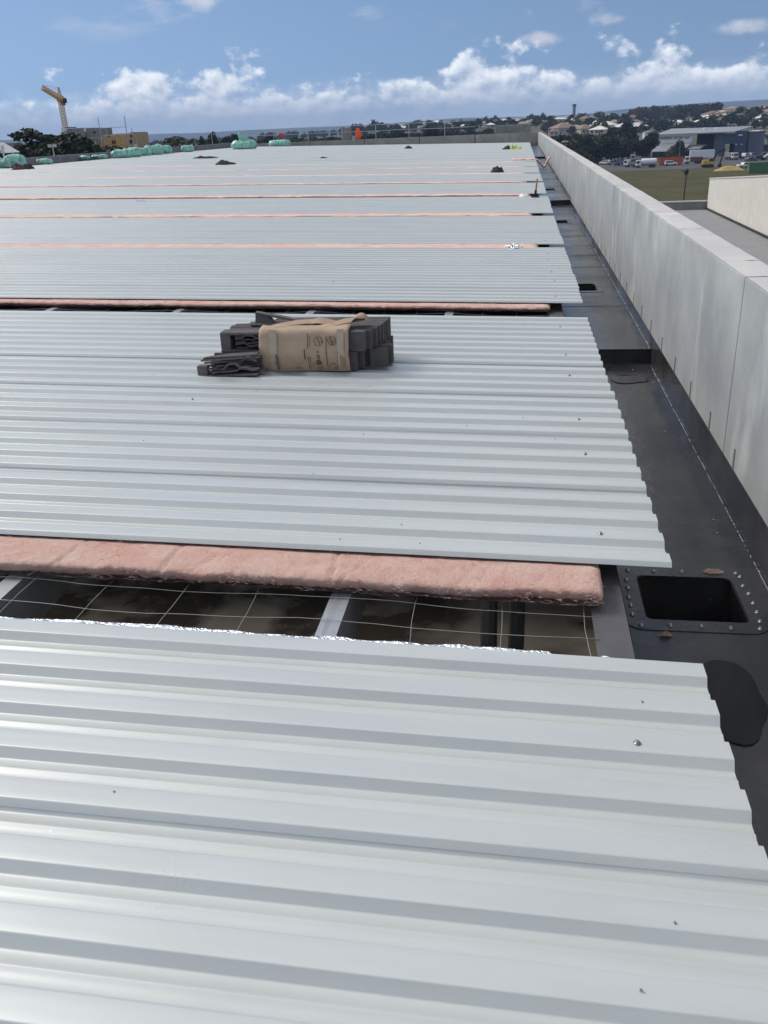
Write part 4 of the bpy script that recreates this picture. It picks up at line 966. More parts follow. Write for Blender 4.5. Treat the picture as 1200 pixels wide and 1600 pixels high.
small_trees(70, 1000, 1230, lambda p: hz(p)+6, lambda p: hz(p)+30, 6, 11, 'dark tree among rooftops on the slope behind the blue building', 'trees on the slope', 1.4)
small_trees(40, 225, 600, lambda p: hz(p)+6, lambda p: hz(p)+14, 9, 14, 'distant dark tree on the plain beyond the roof', 'trees on the plain', 1.7)
small_trees(60, 1230, 1560, lambda p: hz(p)-.5, lambda p: hz(p)+34, 8, 13, 'dark tree on the hillside right of the blue building', 'trees right of the blue building', 1.4)
houses(22, 1230, 1500, lambda p: hz(p)-1, lambda p: hz(p)+20, list(range(12)), 'house on the hillside right of the blue building', 'houses right of the blue building')
# grassy slope and water tower
wt = P(897.5, 163, 1230); g0 = tz(wt.x, wt.y)
tower = thing('water_tower', 'slender blue grey tower standing on the grassy hill', 'tower', (wt.x, wt.y, g0)); th = wt.z-g0
MB().lathe([(1.9, -1), (1.9, th*.82), (2.2, th*.84), (2.2, th)], 16).build('shaft', mat('tower_grey', (.14, .17, .22), .7), tower)
MB().lathe([(2.35, th*.86), (2.5, th*.88), (2.5, th*.97), (2.3, th+.3)], 16).build('head', mat('tower_dark', (.06, .08, .11), .7), tower)
c = ground(935, 190); blobm = MB()
for (px0, px1, py0, py1) in ((868, 960, 186.0, 195),):
    nU, nV = 16, 10
    blobm.grid(lambda u, v: (lambda q: (q.x, q.y, tz(q.x, q.y)+.35))(ground(px0+(px1-px0)*u, (py0-(px0+(px1-px0)*u-868)*.03)+(py1-py0)*v)), nU, nV)
struct(blobm.build('hill_grass', mat('dry_grass', (.20, .185, .08), 1, var=.25, vscale=.02), None, True))

# ------------------------------------------------------------------ neighbouring building below the parapet
nb = thing('neighbour_building', 'low neighbouring building with a flat grey roof and cream raised wall', 'building')
ZN = -6.0; c1 = onz(1104, 327, ZN); xw_ = c1.x; yE = c1.y
MB().bb(5.5, xw_-.02, 22, yE, GZ, ZN).build('flat_roof', M_greyroof, nb)
MB().bb(5.5, xw_+30, yE+.01, yE+.28, GZ, ZN+.62).build('far_parapet', M_concdark, nb)
MB().bb(5.4, xw_-.05, yE-.04, yE+.33, ZN+.63, ZN+.72).build('parapet_capping', M_cap, nb)
def wz(px, py, x):
    r = ray(px, py); return CAM+r*(x/r.x)
tA = wz(1107.5, 280, xw_); tB = wz(1199.9, 276, xw_)
sl_ = (tB.z-tA.z)/(tB.y-tA.y)
def ztop(y): return tA.z+sl_*(y-tA.y)
ye = [yE]
while ye[-1] > 26: ye.append(ye[-1]-7.6)
for a, b in zip(ye, ye[1:]):
    m = MB(); m.prism([(b+.012, GZ), (a-.012, GZ), (a-.012, ztop(a)), (b+.012, ztop(b))], 'x', xw_, xw_+.2); m.build('wall_panel', M_cream, nb)
m = MB(); m.prism([(ye[-1], ztop(ye[-1])-.3), (yE, ztop(yE)-.3), (yE, ztop(yE)-.05), (ye[-1], ztop(ye[-1])-.05)], 'x', xw_+.22, xw_+24); m.build('upper_roof', M_cap, nb)
m = MB(); m.prism([(ye[-1], ztop(ye[-1])+.01), (yE+.05, ztop(yE)+.01), (yE+.05, ztop(yE)+.1), (ye[-1], ztop(ye[-1])+.1)], 'x', xw_-.05, xw_+.25); m.build('wall_capping', M_cap, nb)
MB().bb(xw_-.10, xw_-.005, ye[-1], yE-.05, ZN+.02, ZN+.16).build('base_flashing', M_dark, nb)

# ------------------------------------------------------------------ warehouse with the sign wall
YW = 438.; wh = thing('engineering_warehouse', 'large blue grey warehouse with white sign wall and open dark bay', 'building', (0, 0, 0))
def bx2(px0, px1, py0, py1, Y, dep, nm, mt, parent=None, foot=False, y_off=0):
    a = P((px0+px1)/2, py0, Y); b = P((px0+px1)/2, py1, Y); xa = P(px0, (py0+py1)/2, Y).x; xb = P(px1, (py0+py1)/2, Y).x
    return MB().bb(xa, xb, Y+y_off, Y+dep, GZ if foot else b.z, a.z).build(nm, mt, parent if parent is not None else wh)
M_blue = mat('blue_grey_cladding', (.085, .105, .14), .55, .1, .5, var=.08, vscale=.3)
M_blue2 = mat('dark_blue_cladding', (.030, .048, .11), .55, .1, .5, var=.1, vscale=.3)
M_shed = mat('shed_roof_grey', (.30, .31, .32), .5, .3, .5, var=.08, vscale=.2)
bx2(1031, 1080.5, 213.2, 241, YW, .4, 'sign_wall', M_white, foot=True)
for px_ in (1034, 1042, 1050, 1058, 1066, 1074):
    bx2(px_, px_+.35, 224, 241, YW-.03, .03, 'cladding_rib', M_cap)
bx2(1031, 1080.5, 212.4, 213.6, YW-.25, .3, 'fascia', M_cap)
bx2(1076, 1116, 209, 250, YW+8, .4, 'bay_shade_sheet', M_dark, foot=True)  # dark sheet: the shade inside the open bay put into its colour
bx2(1112, 1128, 209, 250, YW+1, .4, 'cladding_wall', M_blue, foot=True)
bx2(1128, 1146, 208, 224.5, YW+1, .4, 'cladding_wall', M_blue)
bx2(1128, 1142, 224.5, 250, YW+5, .4, 'doorway_shade', M_joint, foot=True)  # black sheet set back in the open doorway paints the shade within
bx2(1141.5, 1146, 224.5, 250, YW+1, .4, 'cladding_wall', M_blue, foot=True)
bx2(1146, 1163, 204, 250, YW-1.5, 8, 'entry_tower', M_blue2, foot=True)
bx2(1163, 1180.5, 204.6, 250, YW-.5, 9, 'cladding_wall', M_blue, foot=True)
bx2(1163, 1180.5, 204, 205, YW-.8, 9.5, 'parapet_cap', M_white)
bx2(1152, 1158, 209.5, 211.3, YW-1.75, .2, 'door_sign', M_cap)
for px_ in (1147.5, 1155.5): bx2(px_, px_+2, 224, 225.5, YW-1.7, .18, 'wall_lamp', M_cap)
bx2(1115.5, 1118, 216, 218, YW+.85, .12, 'wall_vent', M_dark); bx2(1135, 1137, 219.5, 221.5, YW+.85, .12, 'wall_vent', M_dark)
for i in range(6): bx2(1147+i*2.7, 1147.3+i*2.7, 206, 246, YW-1.55, .05, 'cladding_rib', M_blue)
# roof: long slope rising to the right
aL = P(1028, 212.0, YW-1); aR = P(1146, 206.6, YW-1); bL = P(1028, 209.6, YW-1); bR = P(1146, 204.4, YW-1)
m = MB(); xm = P(1081, 212, YW).x
m.v += [Vector(q) for q in ((aL.x, YW-1.2, aL.z), (aR.x, YW-1.2, aR.z), (aR.x+2, YW+24, aR.z+1.6), (aL.x, YW+24, aL.z+1.9), (aL.x, YW-1.2, aL.z+.35), (aR.x, YW-1.2, aR.z+.45), (aR.x+2, YW+24, aR.z+2.0), (aL.x, YW+24, aL.z+2.3))]
m._f([(0,3,2,1),(4,5,6,7),(0,1,5,4),(1,2,6,5),(2,3,7,6),(3,0,4,7)], 0); m.build('main_roof', M_shed, wh)
for px_ in (1077.5, 1094.5): 
    q = P(px_, 205.5, YW+16); MB().lathe([(.55, -1.5), (.55, .4), (.9, .5), (.9, 1.1), (.2, 1.4)], 10, (q.x, YW+16, q.z)).build('roof_vent', M_cap, wh)
bx2(1053, 1068, 204.6, 209, YW+20, 6, 'roof_monitor', M_shed)
# lean-to awnings
def awning(px0, px1, pyt, pyb, Yb, Yf):
    a = P(px0, pyt, Yb); b = P(px1, pyt, Yb); c_ = P(px0, pyb, Yf); d_ = P(px1, pyb, Yf); m = MB()
    m.v += [Vector((a.x, Yb, a.z)), Vector((b.x, Yb, a.z)), Vector((d_.x, Yf, d_.z)), Vector((c_.x, Yf, d_.z)), Vector((a.x, Yb, a.z-.25)), Vector((b.x, Yb, a.z-.25)), Vector((d_.x, Yf, d_.z-.25)), Vector((c_.x, Yf, d_.z-.25))]
    m._f([(0,1,2,3),(7,6,5,4),(0,4,5,1),(1,5,6,2),(2,6,7,3),(3,7,4,0)], 0); o = m.build('lean_to_roof', M_shed, wh)
    for t_ in (.05, .35, .65, .95):
        x = c_.x+(d_.x-c_.x)*t_; MB().tube([(x, Yf+.3, GZ), (x, Yf+.3, d_.z-.2)], .12, 6).build('awning_post', M_dark, o)
awning(1022, 1081, 225.5, 235.5, YW-.2, YW-9); awning(1080, 1100, 226, 232, YW+2, YW-5)
bx2(1022, 1100, 237, 250, YW-.6, .4, 'shade_wall', M_dark, foot=True)
def sign(text, px0, px1, py0, py1, Y, slant=0):
    cu = bpy.data.curves.new('sign_letters', 'FONT'); cu.body = text; cu.align_x = 'CENTER'; cu.align_y = 'CENTER'; cu.extrude = .03; cu.offset = .012; cu.shear = slant
    o = bpy.data.objects.new('tmp', cu); COL.objects.link(o); bpy.context.view_layer.update(); dm = o.dimensions.copy()
    dg = bpy.context.evaluated_depsgraph_get(); me = bpy.data.meshes.new_from_object(o.evaluated_get(dg)); bpy.data.objects.remove(o)
    me.materials.clear(); me.materials.append(M_ink)
    a = P(px0, (py0+py1)/2, Y); b = P(px1, (py0+py1)/2, Y); t_ = P((px0+px1)/2, py0, Y); u = P((px0+px1)/2, py1, Y)
    q = link('sign_letters', me, wh, ((a.x+b.x)/2, Y, (t_.z+u.z)/2)); q.rotation_euler = (rad(90), 0, 0); q.scale = ((b.x-a.x)/dm.x, (t_.z-u.z)/dm.y, 1)
sign('ENGINEERING', 1033.2, 1052, 214.6, 218.3, YW-.1); sign('ONLY POLY', 1054, 1069, 213.8, 217.6, YW-.1, .2); sign('SHOP', 1071, 1077.5, 213.9, 217.2, YW-.1)
_wc = P(1085, 240, YW); _wc.z = 0
_rw = Matrix.Rotation(rad(-24), 3, 'Z'); wh.rotation_euler.z = rad(-24); wh.scale = (1.07, 1, 1)
wh.location = _wc-_rw @ Vector((_wc.x*1.07, _wc.y, 0))
# pale sheds to the right and behind
def shed(label, px0, px1, py0, py1, Y, dep, wallm, roofm):
    a = P(px0, py0, Y); b = P(px1, py0, Y); c_ = P(px0, py1, Y); g = tz(a.x, Y)
    r = thing('shed', label, 'shed', (0, 0, 0)); h = a.z
    MB().bb(a.x, b.x, Y, Y+dep, g, h-.4).build('wall', wallm, r)
    m = MB(); xm = (a.x+b.x)/2; m.prism([(a.x-.4, h-.4), (b.x+.4, h-.4), (xm, h+.6)], 'y', Y-.4, Y+dep+.4); m.build('roof', roofm, r)
    MB().bb(xm-1.6, xm+1.6, Y-.06, Y+.1, g, g+3.2).build('door', M_dark, r); return r
shed('cream shed behind the palm tree', 1181, 1215, 211, 235, 465, 14, M_cream, M_cap)
shed('long low grey shed among trees of the valley', 905, 940, 215, 224, 640, 12, M_cap, M_shed)
shed('pale industrial shed in the valley trees', 1008, 1030, 206, 214, 680, 14, M_cap, M_shed)

# ------------------------------------------------------------------ vehicles in the yard
M_tyre = mat('tyre_rubber', (.018, .018, .018), .9); M_glass = mat('dark_glass', (.02, .025, .03), .08, 0, .6); M_rim = mat('wheel_rim', (.4, .4, .4), .4, .7)
M_lamp = mat('lamp_lens', (.7, .7, .68), .2)
paint = lambda n, c_: mat('paint_'+n, c_, .3, 0, .5, coat=.4)
WH = {}
def wheel(root, x, y, r=.36, w_=.24):
    k = (r, w_)
    if k not in WH:
        WH[k] = (MB().lathe([(r*.55, -w_/2), (r*.95, -w_/2), (r, -w_*.3), (r, w_*.3), (r*.95, w_/2), (r*.55, w_/2)], 14, (0, 0, 0), 'y').mesh('tyre', M_tyre), MB().lathe([(r*.1, -w_*.52), (r*.54, -w_*.46), (r*.54, w_*.46), (r*.1, w_*.52)], 10, (0, 0, 0), 'y').mesh('rim', M_rim))
    t_ = link('wheel', WH[k][0], root, (x, y, r)); link('rim', WH[k][1], t_)
def car(name, label, px, py, rz, pm, kind='wagon', group=None, s=1.):
    g = ground(px, py); root = thing(name, label, {'ute': 'ute', 'wagon': 'car', 'sedan': 'car'}[kind], (g.x, g.y, tz(g.x, g.y)+.03), rz, group); root.scale = (s,)*3
    prof = {'wagon': [(-2.3, .42), (2.3, .42), (2.32, .75), (2.2, 1.0), (1.15, 1.1), (.55, 1.72), (-2.1, 1.76), (-2.3, 1.1)],
            'sedan': [(-2.25, .35), (2.25, .35), (2.28, .65), (2.1, .85), (1.0, .95), (.35, 1.42), (-1.1, 1.42), (-1.75, .98), (-2.25, .92)],
            'ute': [(-2.5, .5), (2.4, .5), (2.42, .85), (2.3, 1.05), (1.3, 1.15), (.75, 1.72), (-.55, 1.74), (-.75, 1.1), (-2.5, 1.1)]}[kind]
    MB().prism(prof, 'y', -.88, .88).build('body', pm, root, bevel=.09)
    gl = {'wagon': [(.98, 1.12), (.48, 1.62), (-2.0, 1.64), (-2.1, 1.12)], 'sedan': [(.85, .97), (.3, 1.34), (-1.05, 1.34), (-1.55, .98)], 'ute': [(1.15, 1.16), (.7, 1.64), (-.5, 1.64), (-.62, 1.16)]}[kind]
    for sy in (-1, 1): MB().prism(gl, 'y', sy*.875, sy*.895).build('side_window', M_glass, root)
    f0 = gl[0]; f1 = gl[1]; MB().quad((f0[0]+.16, -.74, f0[1]), (f0[0]+.16, .74, f0[1]), (f1[0]+.16, .68, f1[1]), (f1[0]+.16, -.68, f1[1])).build('windscreen', M_glass, root)
    for sy in (-.62, .62): MB().bb(2.24, 2.34, sy-.18, sy+.18, .72, .88).build('headlight', M_lamp, root)
    for sx in (-1.45, 1.45):
        for sy in (-.78, .78): wheel(root, sx, sy)
    return root
def truck(label, px, py, rz, cabm, bodym, L_=7.5, body='tray', hb=1.9, zb=1.05, group=None):
    g = ground(px, py); root = thing('truck', label, 'truck', (g.x, g.y, tz(g.x, g.y)+.03), rz, group)
    MB().bb(-L_/2, L_/2, -.5, .5, .62, .86).build('chassis', M_dark, root)
    MB().prism([(L_/2-1.9, .7), (L_/2, .7), (L_/2+.02, 1.5), (L_/2-.18, 2.62), (L_/2-1.75, 2.72), (L_/2-1.9, 2.6)], 'y', -1.15, 1.15).build('cab', cabm, root, bevel=.1)
    MB().quad((L_/2+.05, -1., 1.58), (L_/2+.05, 1., 1.58), (L_/2-.12, .95, 2.42), (L_/2-.12, -.95, 2.42)).build('windscreen', M_glass, root)
    for sy in (-1, 1): MB().prism([(L_/2-1.3, 1.55), (L_/2-.2, 1.55), (L_/2-.35, 2.35), (L_/2-1.3, 2.35)], 'y', sy*1.145, sy*1.17).build('side_window', M_glass, root)
    for sy in (-.85, .85): MB().bb(L_/2, L_/2+.06, sy-.2, sy+.2, .85, 1.05).build('headlight', M_lamp, root)
    b0, b1 = -L_/2, L_/2-2.1
    if body == 'tank': MB().lathe([(.2, b0), (1.05, b0+.1), (1.12, b0+.4), (1.12, b1-.3), (1.05, b1), (.2, b1+.1)], 16, (0, 0, zb+1.0), 'x').build('tank', bodym, root, True)
    elif body == 'tray':
        m = MB(); m.bb(b0, b1, -1.2, 1.2, zb-.1, zb).bb(b0, b1, -1.2, -1.12, zb, zb+hb).bb(b0, b1, 1.12, 1.2, zb, zb+hb).bb(b0, b0+.08, -1.12, 1.12, zb, zb+hb).bb(b1-.08, b1, -1.12, 1.12, zb, zb+hb*1.15); m.build('tipper_body', bodym, root)
        for k in range(5): 
            x = b0+.3+k*(b1-b0-.6)/4; MB().bb(x-.06, x+.06, -1.26, -1.2, zb, zb+hb).build('stake', bodym, root)
    else: MB().bb(b0, b1, -1.22, 1.22, zb, zb+hb).build('box_body', bodym, root, bevel=.04)
    for sx in ((L_/2-1.0), -L_/2+1.0, -L_/2+2.2):
        for sy in (-1., 1.): wheel(root, sx, sy, .5, .3)
    return root
W_ = paint('white', (.75, .76, .76)); Rd = paint('dark_red', (.22, .02, .03)); Bl = paint('slate_blue', (.06, .085, .13)); Gy = paint('grey', (.22, .24, .26)); Og = paint('orange', (.42, .085, .03)); Gn = paint('green', (.055, .17, .075)); Yl = paint('yellow', (.62, .34, .03)); Cr = paint('cream', (.6, .56, .45)); Bk = paint('black', (.02, .02, .022)); Br = paint('rust_red', (.16, .05, .035))
car('four_wheel_drive', 'white four wheel drive parked before the orange bin', 1048, 259, .0, W_, 'wagon')
truck('white tanker truck parked at the edge of the grass', 1009, 262, math.pi, W_, W_, 7.6, 'tank')
truck('white tray truck beside the white tanker', 988, 261.5, 2.6, W_, Gy, 6.4, 'tray', .9)
truck('slate blue truck between white trucks and the tree belt', 972, 259.5, 2.3, Bl, Bl, 7.0, 'tray', 1.4)
truck('small white truck parked against the dark tree belt', 933, 256, 2.5, W_, Bk, 6.0, 'tray', .7)
car('ute', 'white ute half hidden at the end of the tree belt', 918, 257, 2.8, W_, 'ute')
truck('dark red truck with tall white load behind the slate blue truck', 970, 246, math.pi, W_, Rd, 9.5, 'box', 2.4)
truck('dark red truck with white cab beyond the white tanker', 1000, 246.5, math.pi, W_, Rd, 8.5, 'box', 2.4)
truck('truck with white cab and rust red tipper body beside the white trailer', 1083, 256, math.pi, W_, Br, 6.6, 'tray', 1.3)
truck('cream cab truck behind the excavator boom', 1142, 250, -1.2, Cr, Gy, 6.5, 'box', 1.6)
car('ute', 'white ute beside the green bin', 1162, 262.5, .4, W_, 'ute')
for i, (px, py, c_, k_, rz) in enumerate(((1172, 252, Bl, 'sedan', .5), (1186, 251, Bk, 'wagon', .3), (1178, 246, Gy, 'wagon', .6), (1192, 245.5, Bl, 'ute', .2), (1166, 246, W_, 'wagon', .8), (1198, 250, Gy, 'sedan', .5), (1154, 249, Bk, 'sedan', .4), (1204, 246, W_, 'sedan', .1), (1170, 242.5, Bk, 'wagon', .6), (1188, 241.5, Gy, 'ute', .3), (958, 258, Gy, 'ute', 2.7), (945, 257.5, W_, 'wagon', 2.4), (1024, 256, Gy, 'ute', 2.9))):
    cn = {id(Bl): 'slate blue', id(Bk): 'black', id(Gy): 'grey', id(W_): 'white'}[id(c_)]; tn = {'sedan': 'sedan', 'wagon': 'wagon', 'ute': 'ute'}[k_]
    car('parked_'+('ute' if k_ == 'ute' else 'car'), '%s %s parked in the crowded yard %s' % (cn, tn, 'by the tree belt' if px < 1040 else 'before the dark blue tower'), px, py, rz, c_, k_, 'vehicles crowded in the yard')
def skip(name, label, px0, px1, py0, py1, pm, dep=2.4):
    g = ground((px0+px1)/2, py1); Y = g.y; xa = P(px0, py1, Y).x; xb = P(px1, py1, Y).x; zt = P((px0+px1)/2, py0, Y).z; z0 = tz(g.x, Y)+.03
    r = thing(name, label, 'bin', ((xa+xb)/2, Y, z0)); w_ = (xb-xa)/2; h = zt-z0
    m = MB(); m.prism([(-w_*.92, .1), (w_*.92, .1), (w_, h), (-w_, h)], 'y', 0, .1); m.prism([(-w_*.92, .1), (w_*.92, .1), (w_, h), (-w_, h)], 'y', dep-.1, dep); m.bb(-w_*.92, w_*.92, .1, dep-.1, .05, .15)
    m.prism([(.1, .1), (dep-.1, .1), (dep-.1, h), (.1, h)], 'x', -w_*.95, -w_*.9).prism([(.1, .1), (dep-.1, .1), (dep-.1, h), (.1, h)], 'x', w_*.9, w_*.95); m.build('bin_body', pm, r)
    for k in range(7): MB().bb(-w_*.88+k*w_*.29-.05, -w_*.88+k*w_*.29+.05, -.07, 0, .12, h).build('rib', pm, r)
    MB().bb(-w_-.04, w_+.04, -.08, .0, h, h+.12).build('rim', pm, r)
    return r
skip('skip_bin', 'long orange skip bin behind the white four wheel drive', 1029, 1066, 245.5, 258.5, Og)
skip('skip_bin', 'large dark green skip bin beside the white ute', 1169, 1200, 254.5, 271, Gn)
g = ground(1097, 254); tl = thing('box_trailer', 'large white box trailer standing behind the excavator', 'trailer', (0, 0, 0))
xa, xb = P(1078.5, 245, 398).x, P(1116, 245, 398).x; zt, z0 = P(1097, 234.5, 398).z, GZ+.03
MB().bb(xa, xb, 398, 400.6, z0+1.0, zt).build('box_body', W_, tl, bevel=.05); MB().bb(xa+.3, xb-.2, 398.4, 400.2, z0+.7, z0+.98).build('chassis', M_dark, tl)
for x in (xa+1, xa+2.2, xb-1.5):
    for y in (398.35, 400.25): wheel(tl, x, y, .5, .3); 
for o in tl.children:
    if o.name.startswith('wheel'): o.location.z += z0
# excavator
g = ground(1110, 262); ex = thing('excavator', 'yellow excavator with a black arched boom before the white trailer', 'excavator', (g.x, g.y, tz(g.x, g.y)+.03), 0)
for y in (-1.1, 1.1):
    MB().prism([(-2.9, .25), (-2.6, 0), (.6, 0), (.9, .25), (.9, .7), (.6, .95), (-2.6, .95), (-2.9, .7)], 'y', y-.3, y+.3).build('track', M_tyre, ex, bevel=.05)
MB().bb(-2.9, .8, -1.3, 1.3, 1.1, 1.9).bb(-2.9, -1.5, -1.3, 1.3, 1.9, 2.4).build('house', Yl, ex, bevel=.08)
cb = MB().prism([(-1.1, 1.9), (.7, 1.9), (.7, 2.4), (.4, 3.1), (-1.1, 3.1)], 'y', -1.3, -.2).build('cab', Yl, ex, bevel=.05); MB().prism([(-.9, 2.1), (.55, 2.1), (.55, 2.4), (.3, 2.95), (-.9, 2.95)], 'y', -1.33, -1.3).build('window', M_glass, cb)
m = MB(); bp_ = [(.6, 1.5), (1.0, 3.0), (1.8, 4.6), (3.0, 5.5), (4.3, 5.9)]
for a, b in zip(bp_, bp_[1:]): m.bar((a[0], 0, a[1]), (b[0], 0, b[1]), .5, .6)
m.build('boom', M_dark, ex); MB().bar((4.3, 0, 5.9), (3.1, 0, 1.4), .45, .5).build('dipper_arm', M_dark, ex)
MB().prism([(3.1, 1.5), (3.7, .9), (3.5, .1), (2.6, .0), (2.3, .6)], 'y', -.6, .6).build('bucket', M_dark, ex); MB().tube([(1.2, .3, 2.0), (2.4, .3, 4.6)], .09, 6).build('ram', M_steel, ex)
g = ground(1139, 266.5); m = MB()
m.grid(lambda u, v: (g.x+(u-.5)*9.5, g.y+(v-.5)*4, GZ+.03+max(0, 1.25*(math.sin(u*math.pi)**.8)*(math.sin(v*math.pi)**.8)*(1+.5*noise.noise(Vector((u*4, v*4, 1)))))), 20, 10)
tag(m.build('sand_mound', mat('yellow_sand', (.42, .32, .10), .95, var=.2, vscale=1.2), None, True), 'low mound of yellow sand beside the excavator', 'mound')
# poles
p = P(1073, 263.5, 190); lp = thing('light_pole', 'dark light pole standing on the grass behind the cream wall', 'pole', (p.x, 190, GZ)); h = p.z-GZ
MB().tube([(0, 0, -.2), (0, 0, h*.5), (.05, 0, h-.6)], .14, 8, .10).build('post', M_dark, lp); MB().lathe([(.12, h-1.2), (.42, h-.9), (.48, h-.3), (.2, h)], 10).build('lamp_head', M_dark, lp); MB().bar((0, 0, h-.8), (-1.1, 0, h-.25), .08).build('arm', M_dark, lp)
p = P(883, 220, 170); lp = thing('lamp_post', 'grey lamp post with a flat round head over the tree belt', 'lamp post', (p.x, 170, GZ)); h = p.z-GZ
M_lg = mat('lamp_grey', (.24, .23, .21), .6); MB().tube([(0, 0, -.2), (0, 0, h-.2)], .13, 8, .10).build('post', M_lg, lp); MB().lathe([(.1, h-.42), (.62, h-.28), (.62, h-.12), (.3, h)], 14).build('lamp_head', M_lg, lp)
p = P(1064, 214, 396); pl = thing('power_pole', 'thin power pole in front of the sign wall', 'pole', (p.x, 396, GZ)); h = p.z-GZ
MB().tube([(0, 0, -.2), (0, 0, h)], .10, 6).build('post', M_lg, pl); MB().bar((-.9, 0, h-.5), (.9, 0, h-.5), .09).build('crossarm', M_lg, pl)

# ------------------------------------------------------------------ building site at the left: concrete block, scaffold house, crane
YC = 140.; cb = thing('concrete_building', 'unfinished grey concrete building with stepped walls beside the crane', 'building')
def bl(px0, px1, py0, py1, Y, dep, nm, mt, par, foot=False, yo=0): return bx2(px0, px1, py0, py1, Y, dep, nm, mt, par, foot, yo)
bl(105.5, 133, 200.5, 226, YC, 7, 'wall_panel', M_concdark, cb, True); bl(133.2, 151, 199.8, 226, YC+.4, 6, 'wall_panel', M_concdark, cb, True)
bl(97.5, 105.3, 200, 226, YC-.3, 7, 'end_wall', M_white, cb, True); bl(101, 110, 198.6, 200.4, YC+2, 2, 'roof_upstand', M_dark, cb)
bl(131.2, 133.8, 199.6, 205.5, YC-.15, .12, 'white_strip', M_white, cb); bl(144.8, 149.5, 205.2, 207.6, YC+.25, .2, 'window', M_joint, cb)
bl(124, 156, 214.5, 217.5, YC-1.2, 1.1, 'slab_edge', M_concfar, cb); bl(146, 150.5, 219.5, 226, YC-1.3, .1, 'window', mat('pale_glass', (.35, .42, .5), .1), cb)
bl(141.5, 144.5, 231, 240, YC-4, .4, 'white_post', M_white, cb, True)
YS = 135.; sh = thing('scaffolded_house', 'cream brick house under construction wrapped in scaffold poles', 'building')
M_brick = mat('cream_brick', (.46, .33, .19), .85, var=.22, vscale=2.5); M_timber = mat('site_timber', (.50, .33, .12), .8, var=.2, vscale=3)
bl(161, 180, 210, 228, YS+1, 5, 'wall', M_brick, sh, True); bl(180.2, 204, 208.5, 230, YS, 6, 'wall', M_brick, sh, True); bl(204.2, 208, 206.5, 230, YS+.6, 6, 'wall', M_brick, sh, True)
for (a, b, c_, d_) in ((174.5, 177, 218.3, 225.5), (178, 180, 218, 225), (202.5, 206, 218, 224.5), (203.5, 206, 210.5, 214.5), (168, 171, 210.8, 214)): bl(a, b, c_, d_, YS-.12, .1, 'window', M_joint, sh)
bl(160, 212, 228.5, 231, YS-1.6, 1.5, 'scaffold_deck', M_timber, sh); bl(150, 227, 231.5, 245, YS+2, 5, 'lower_wall', M_dark, sh, True)
bl(150.5, 160.5, 226.5, 231.5, YS-1.8, .15, 'board', M_timber, sh); bl(208, 214, 226, 229, YS-1, .2, 'board', M_white, sh)
def pole(px0, py0, px1, py1, Y, r=.055, mt=M_steel, nm='scaffold_pole'):
    a = P(px0, py0, Y); b = P(px1, py1, Y); MB().tube([(a.x, Y, a.z), (b.x, Y, b.z)], r, 6).build(nm, mt, sh)
for (px, pt_, w_) in ((153, 184, .05), (165.5, 200, .05), (194, 181, .06), (205.5, 200, .05), (212, 209, .05), (157, 208, .05)):
    a = P(px, pt_, YS-1.7); MB().tube([(a.x, YS-1.7, GZ), (a.x, YS-1.7, a.z)], w_, 6).build('scaffold_pole', M_steel, sh)
pole(155.5, 200.5, 195.5, 198, YS-1.7); pole(161, 212, 208, 209.5, YS-1.7, .045); pole(158, 220, 212, 217.5, YS-1.7, .04, M_timber); pole(158, 226, 174, 232, YS-1.8, .05, M_timber)
for px in (159.5, 170.5): pole(px, 214, px+.6, 243, YS-1.9, .07, M_timber, 'prop')
pole(160, 240, 171.5, 240.5, YS-1.9, .07, M_timber, 'prop')
# tower crane
YK = 330.; mt_ = P(94.5, 155.5, YK); GK = tz(mt_.x, YK); ct = thing('tower_crane', 'yellow tower crane above the building site with its jib raised over the trees', 'crane', (mt_.x, YK, GK)); H_ = mt_.z-GK
M_cr = mat('crane_yellow', (.58, .33, .09), .5, var=.15, vscale=.5)
def lattice(nm, a, b, w0, w1, n, rch, par, tri=False):
    a = Vector(a); b = Vector(b); t_ = (b-a).normalized(); u = t_.cross(Vector((0, 0, 1)) if abs(t_.z) < .9 else Vector((0, 1, 0))).normalized(); v = u.cross(t_)
    cs = ((-1, -1), (1, -1), (1, 1), (-1, 1)) if not tri else ((-1, -1), (1, -1), (0, 1))
    m = MB(); prev = None
    for i in range(n+1):
        f = i/n; c_ = a.lerp(b, f); w_ = (w0+(w1-w0)*f)/2; ring = [c_+u*p_*w_+v*q_*w_ for p_, q_ in cs]
        k = len(ring)
        for j in range(k): m.bar(ring[j], ring[(j+1) % k], rch*.55)
        if prev:
            for j in range(k):
                m.bar(prev[j], ring[j], rch); m.bar(prev[j], ring[(j+1) % k], rch*.6)
        prev = ring
    return m.build(nm, M_cr, par)
lattice('mast', (0, 0, 0), (0, 0, H_-.6), 1.3, 1.3, 18, .19, ct)
jt = P(67, 136.5, YK*.85)-Vector((mt_.x, YK, GK))
jd = Vector((jt.x, jt.y, 0)).normalized()
lattice('jib', (0, 0, H_+.6), jt, 1.6, 1.2, 18, .17, ct, True)
MB().box((0, 0, H_-.1), (2.0, 2.0, .9)).build('slewing_ring', M_cr, ct); lattice('tower_head', (0, 0, H_+.4), (0, 0, H_+4.0), 1.2, .3, 4, .14, ct)
cj = -jd*8.0; lattice('counter_jib', (0, 0, H_+.5), (cj.x, cj.y, H_+.5), 1.3, 1.3, 5, .16, ct)
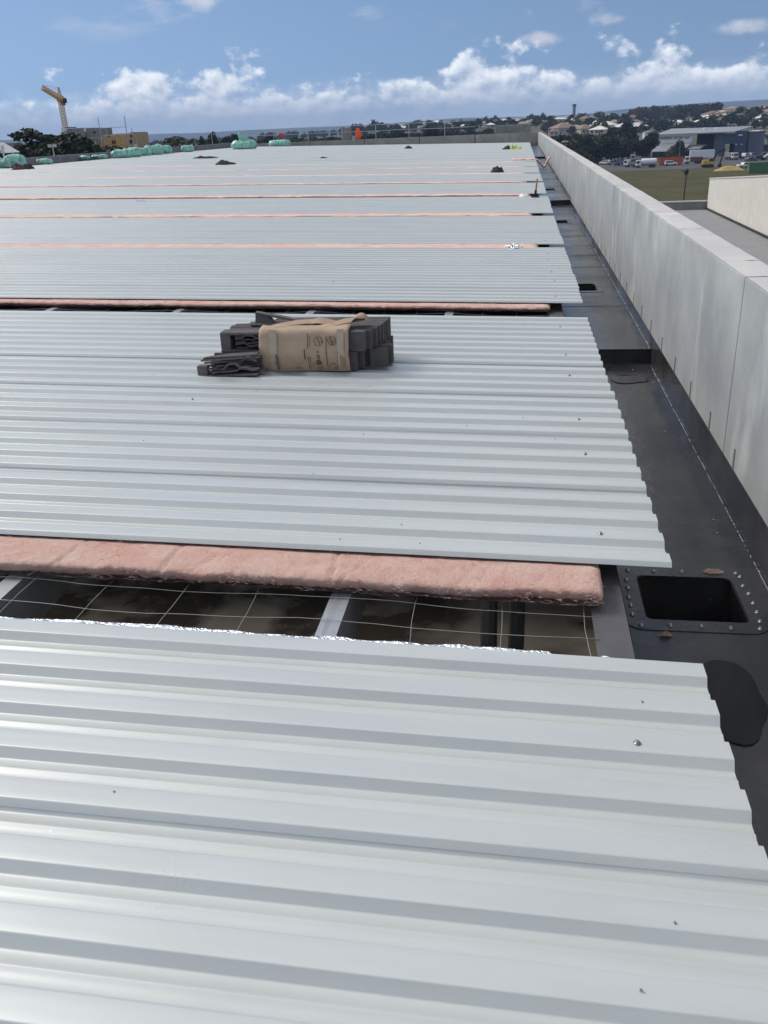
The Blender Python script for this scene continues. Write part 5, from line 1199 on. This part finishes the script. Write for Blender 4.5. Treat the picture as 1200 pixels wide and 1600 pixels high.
MB().box((cj.x*.9, cj.y*.9, H_-.6), (1.5, 1.2, 2.2)).build('counterweight', M_dark, ct, bevel=.05); MB().box((-jd.y*1.5, jd.x*1.5, H_-.4), (1.0, 1.2, 1.6)).build('cab', M_dark, ct, bevel=.05)
for f in (.6, .95): MB().tube([(0, 0, H_+4.0), (jt.x*f, jt.y*f, H_+.6+(jt.z-H_)*f)], .05, 5).build('tie_bar', M_cr, ct)
# shed and signpost at the far left
shed('low shed with a pale roof beside the broad gum tree', -30, 6, 234, 245, 90, 2, M_dark, M_cap)
bl_ = P(8, 224, 160); r = thing('distant_factory', 'long low factory roof showing behind the leftmost trees', 'building', (0, 0, 0)); MB().bb(bl_.x-60, bl_.x+1.5, 160, 162, GZ, bl_.z-.6).build('wall', M_cap, r); MB().bb(bl_.x-60.5, bl_.x+2, 159.5, 162.5, bl_.z-.58, bl_.z).build('roof', M_concdark, r)
sp_ = P(3, 227, 86); s_ = thing('sign_post', 'short white post beside the low pale shed roof', 'post', (sp_.x, 86, GZ)); MB().tube([(0, 0, -.1), (0, 0, sp_.z-GZ)], .09, 6).build('post', M_white, s_); MB().box((0, 0, sp_.z-GZ-.2), (.3, .1, .3)).build('post_head', M_white, s_)
sp_ = P(81.5, 226, 84); s_ = thing('flood_light', 'pale flood light on a pole before the broad gum tree', 'light', (sp_.x, 84, GZ)); MB().tube([(0, 0, -.1), (0, 0, sp_.z-GZ)], .05, 6).build('post', M_cap, s_)
for dx in (-.25, .25): MB().box((dx, -.05, sp_.z-GZ-.1), (.32, .16, .26)).build('lamp_head', M_cap, s_)

# ------------------------------------------------------------------ haze
hz_ = MB().bb(-6400, 6400, -6400, 6400, GZ-12, 105).build('haze', None); stuff(hz_)
hm_ = bpy.data.materials.new('haze_air'); hm_.use_nodes = True; ht_ = hm_.node_tree; ht_.nodes.clear()
pv = ht_.nodes.new('ShaderNodeVolumePrincipled'); pv.inputs['Color'].default_value = (.50, .68, 1, 1); pv.inputs['Density'].default_value = .00015; pv.inputs['Anisotropy'].default_value = .0
mo = ht_.nodes.new('ShaderNodeOutputMaterial'); ht_.links.new(pv.outputs[0], mo.inputs['Volume']); hz_.data.materials.clear(); hz_.data.materials.append(hm_)
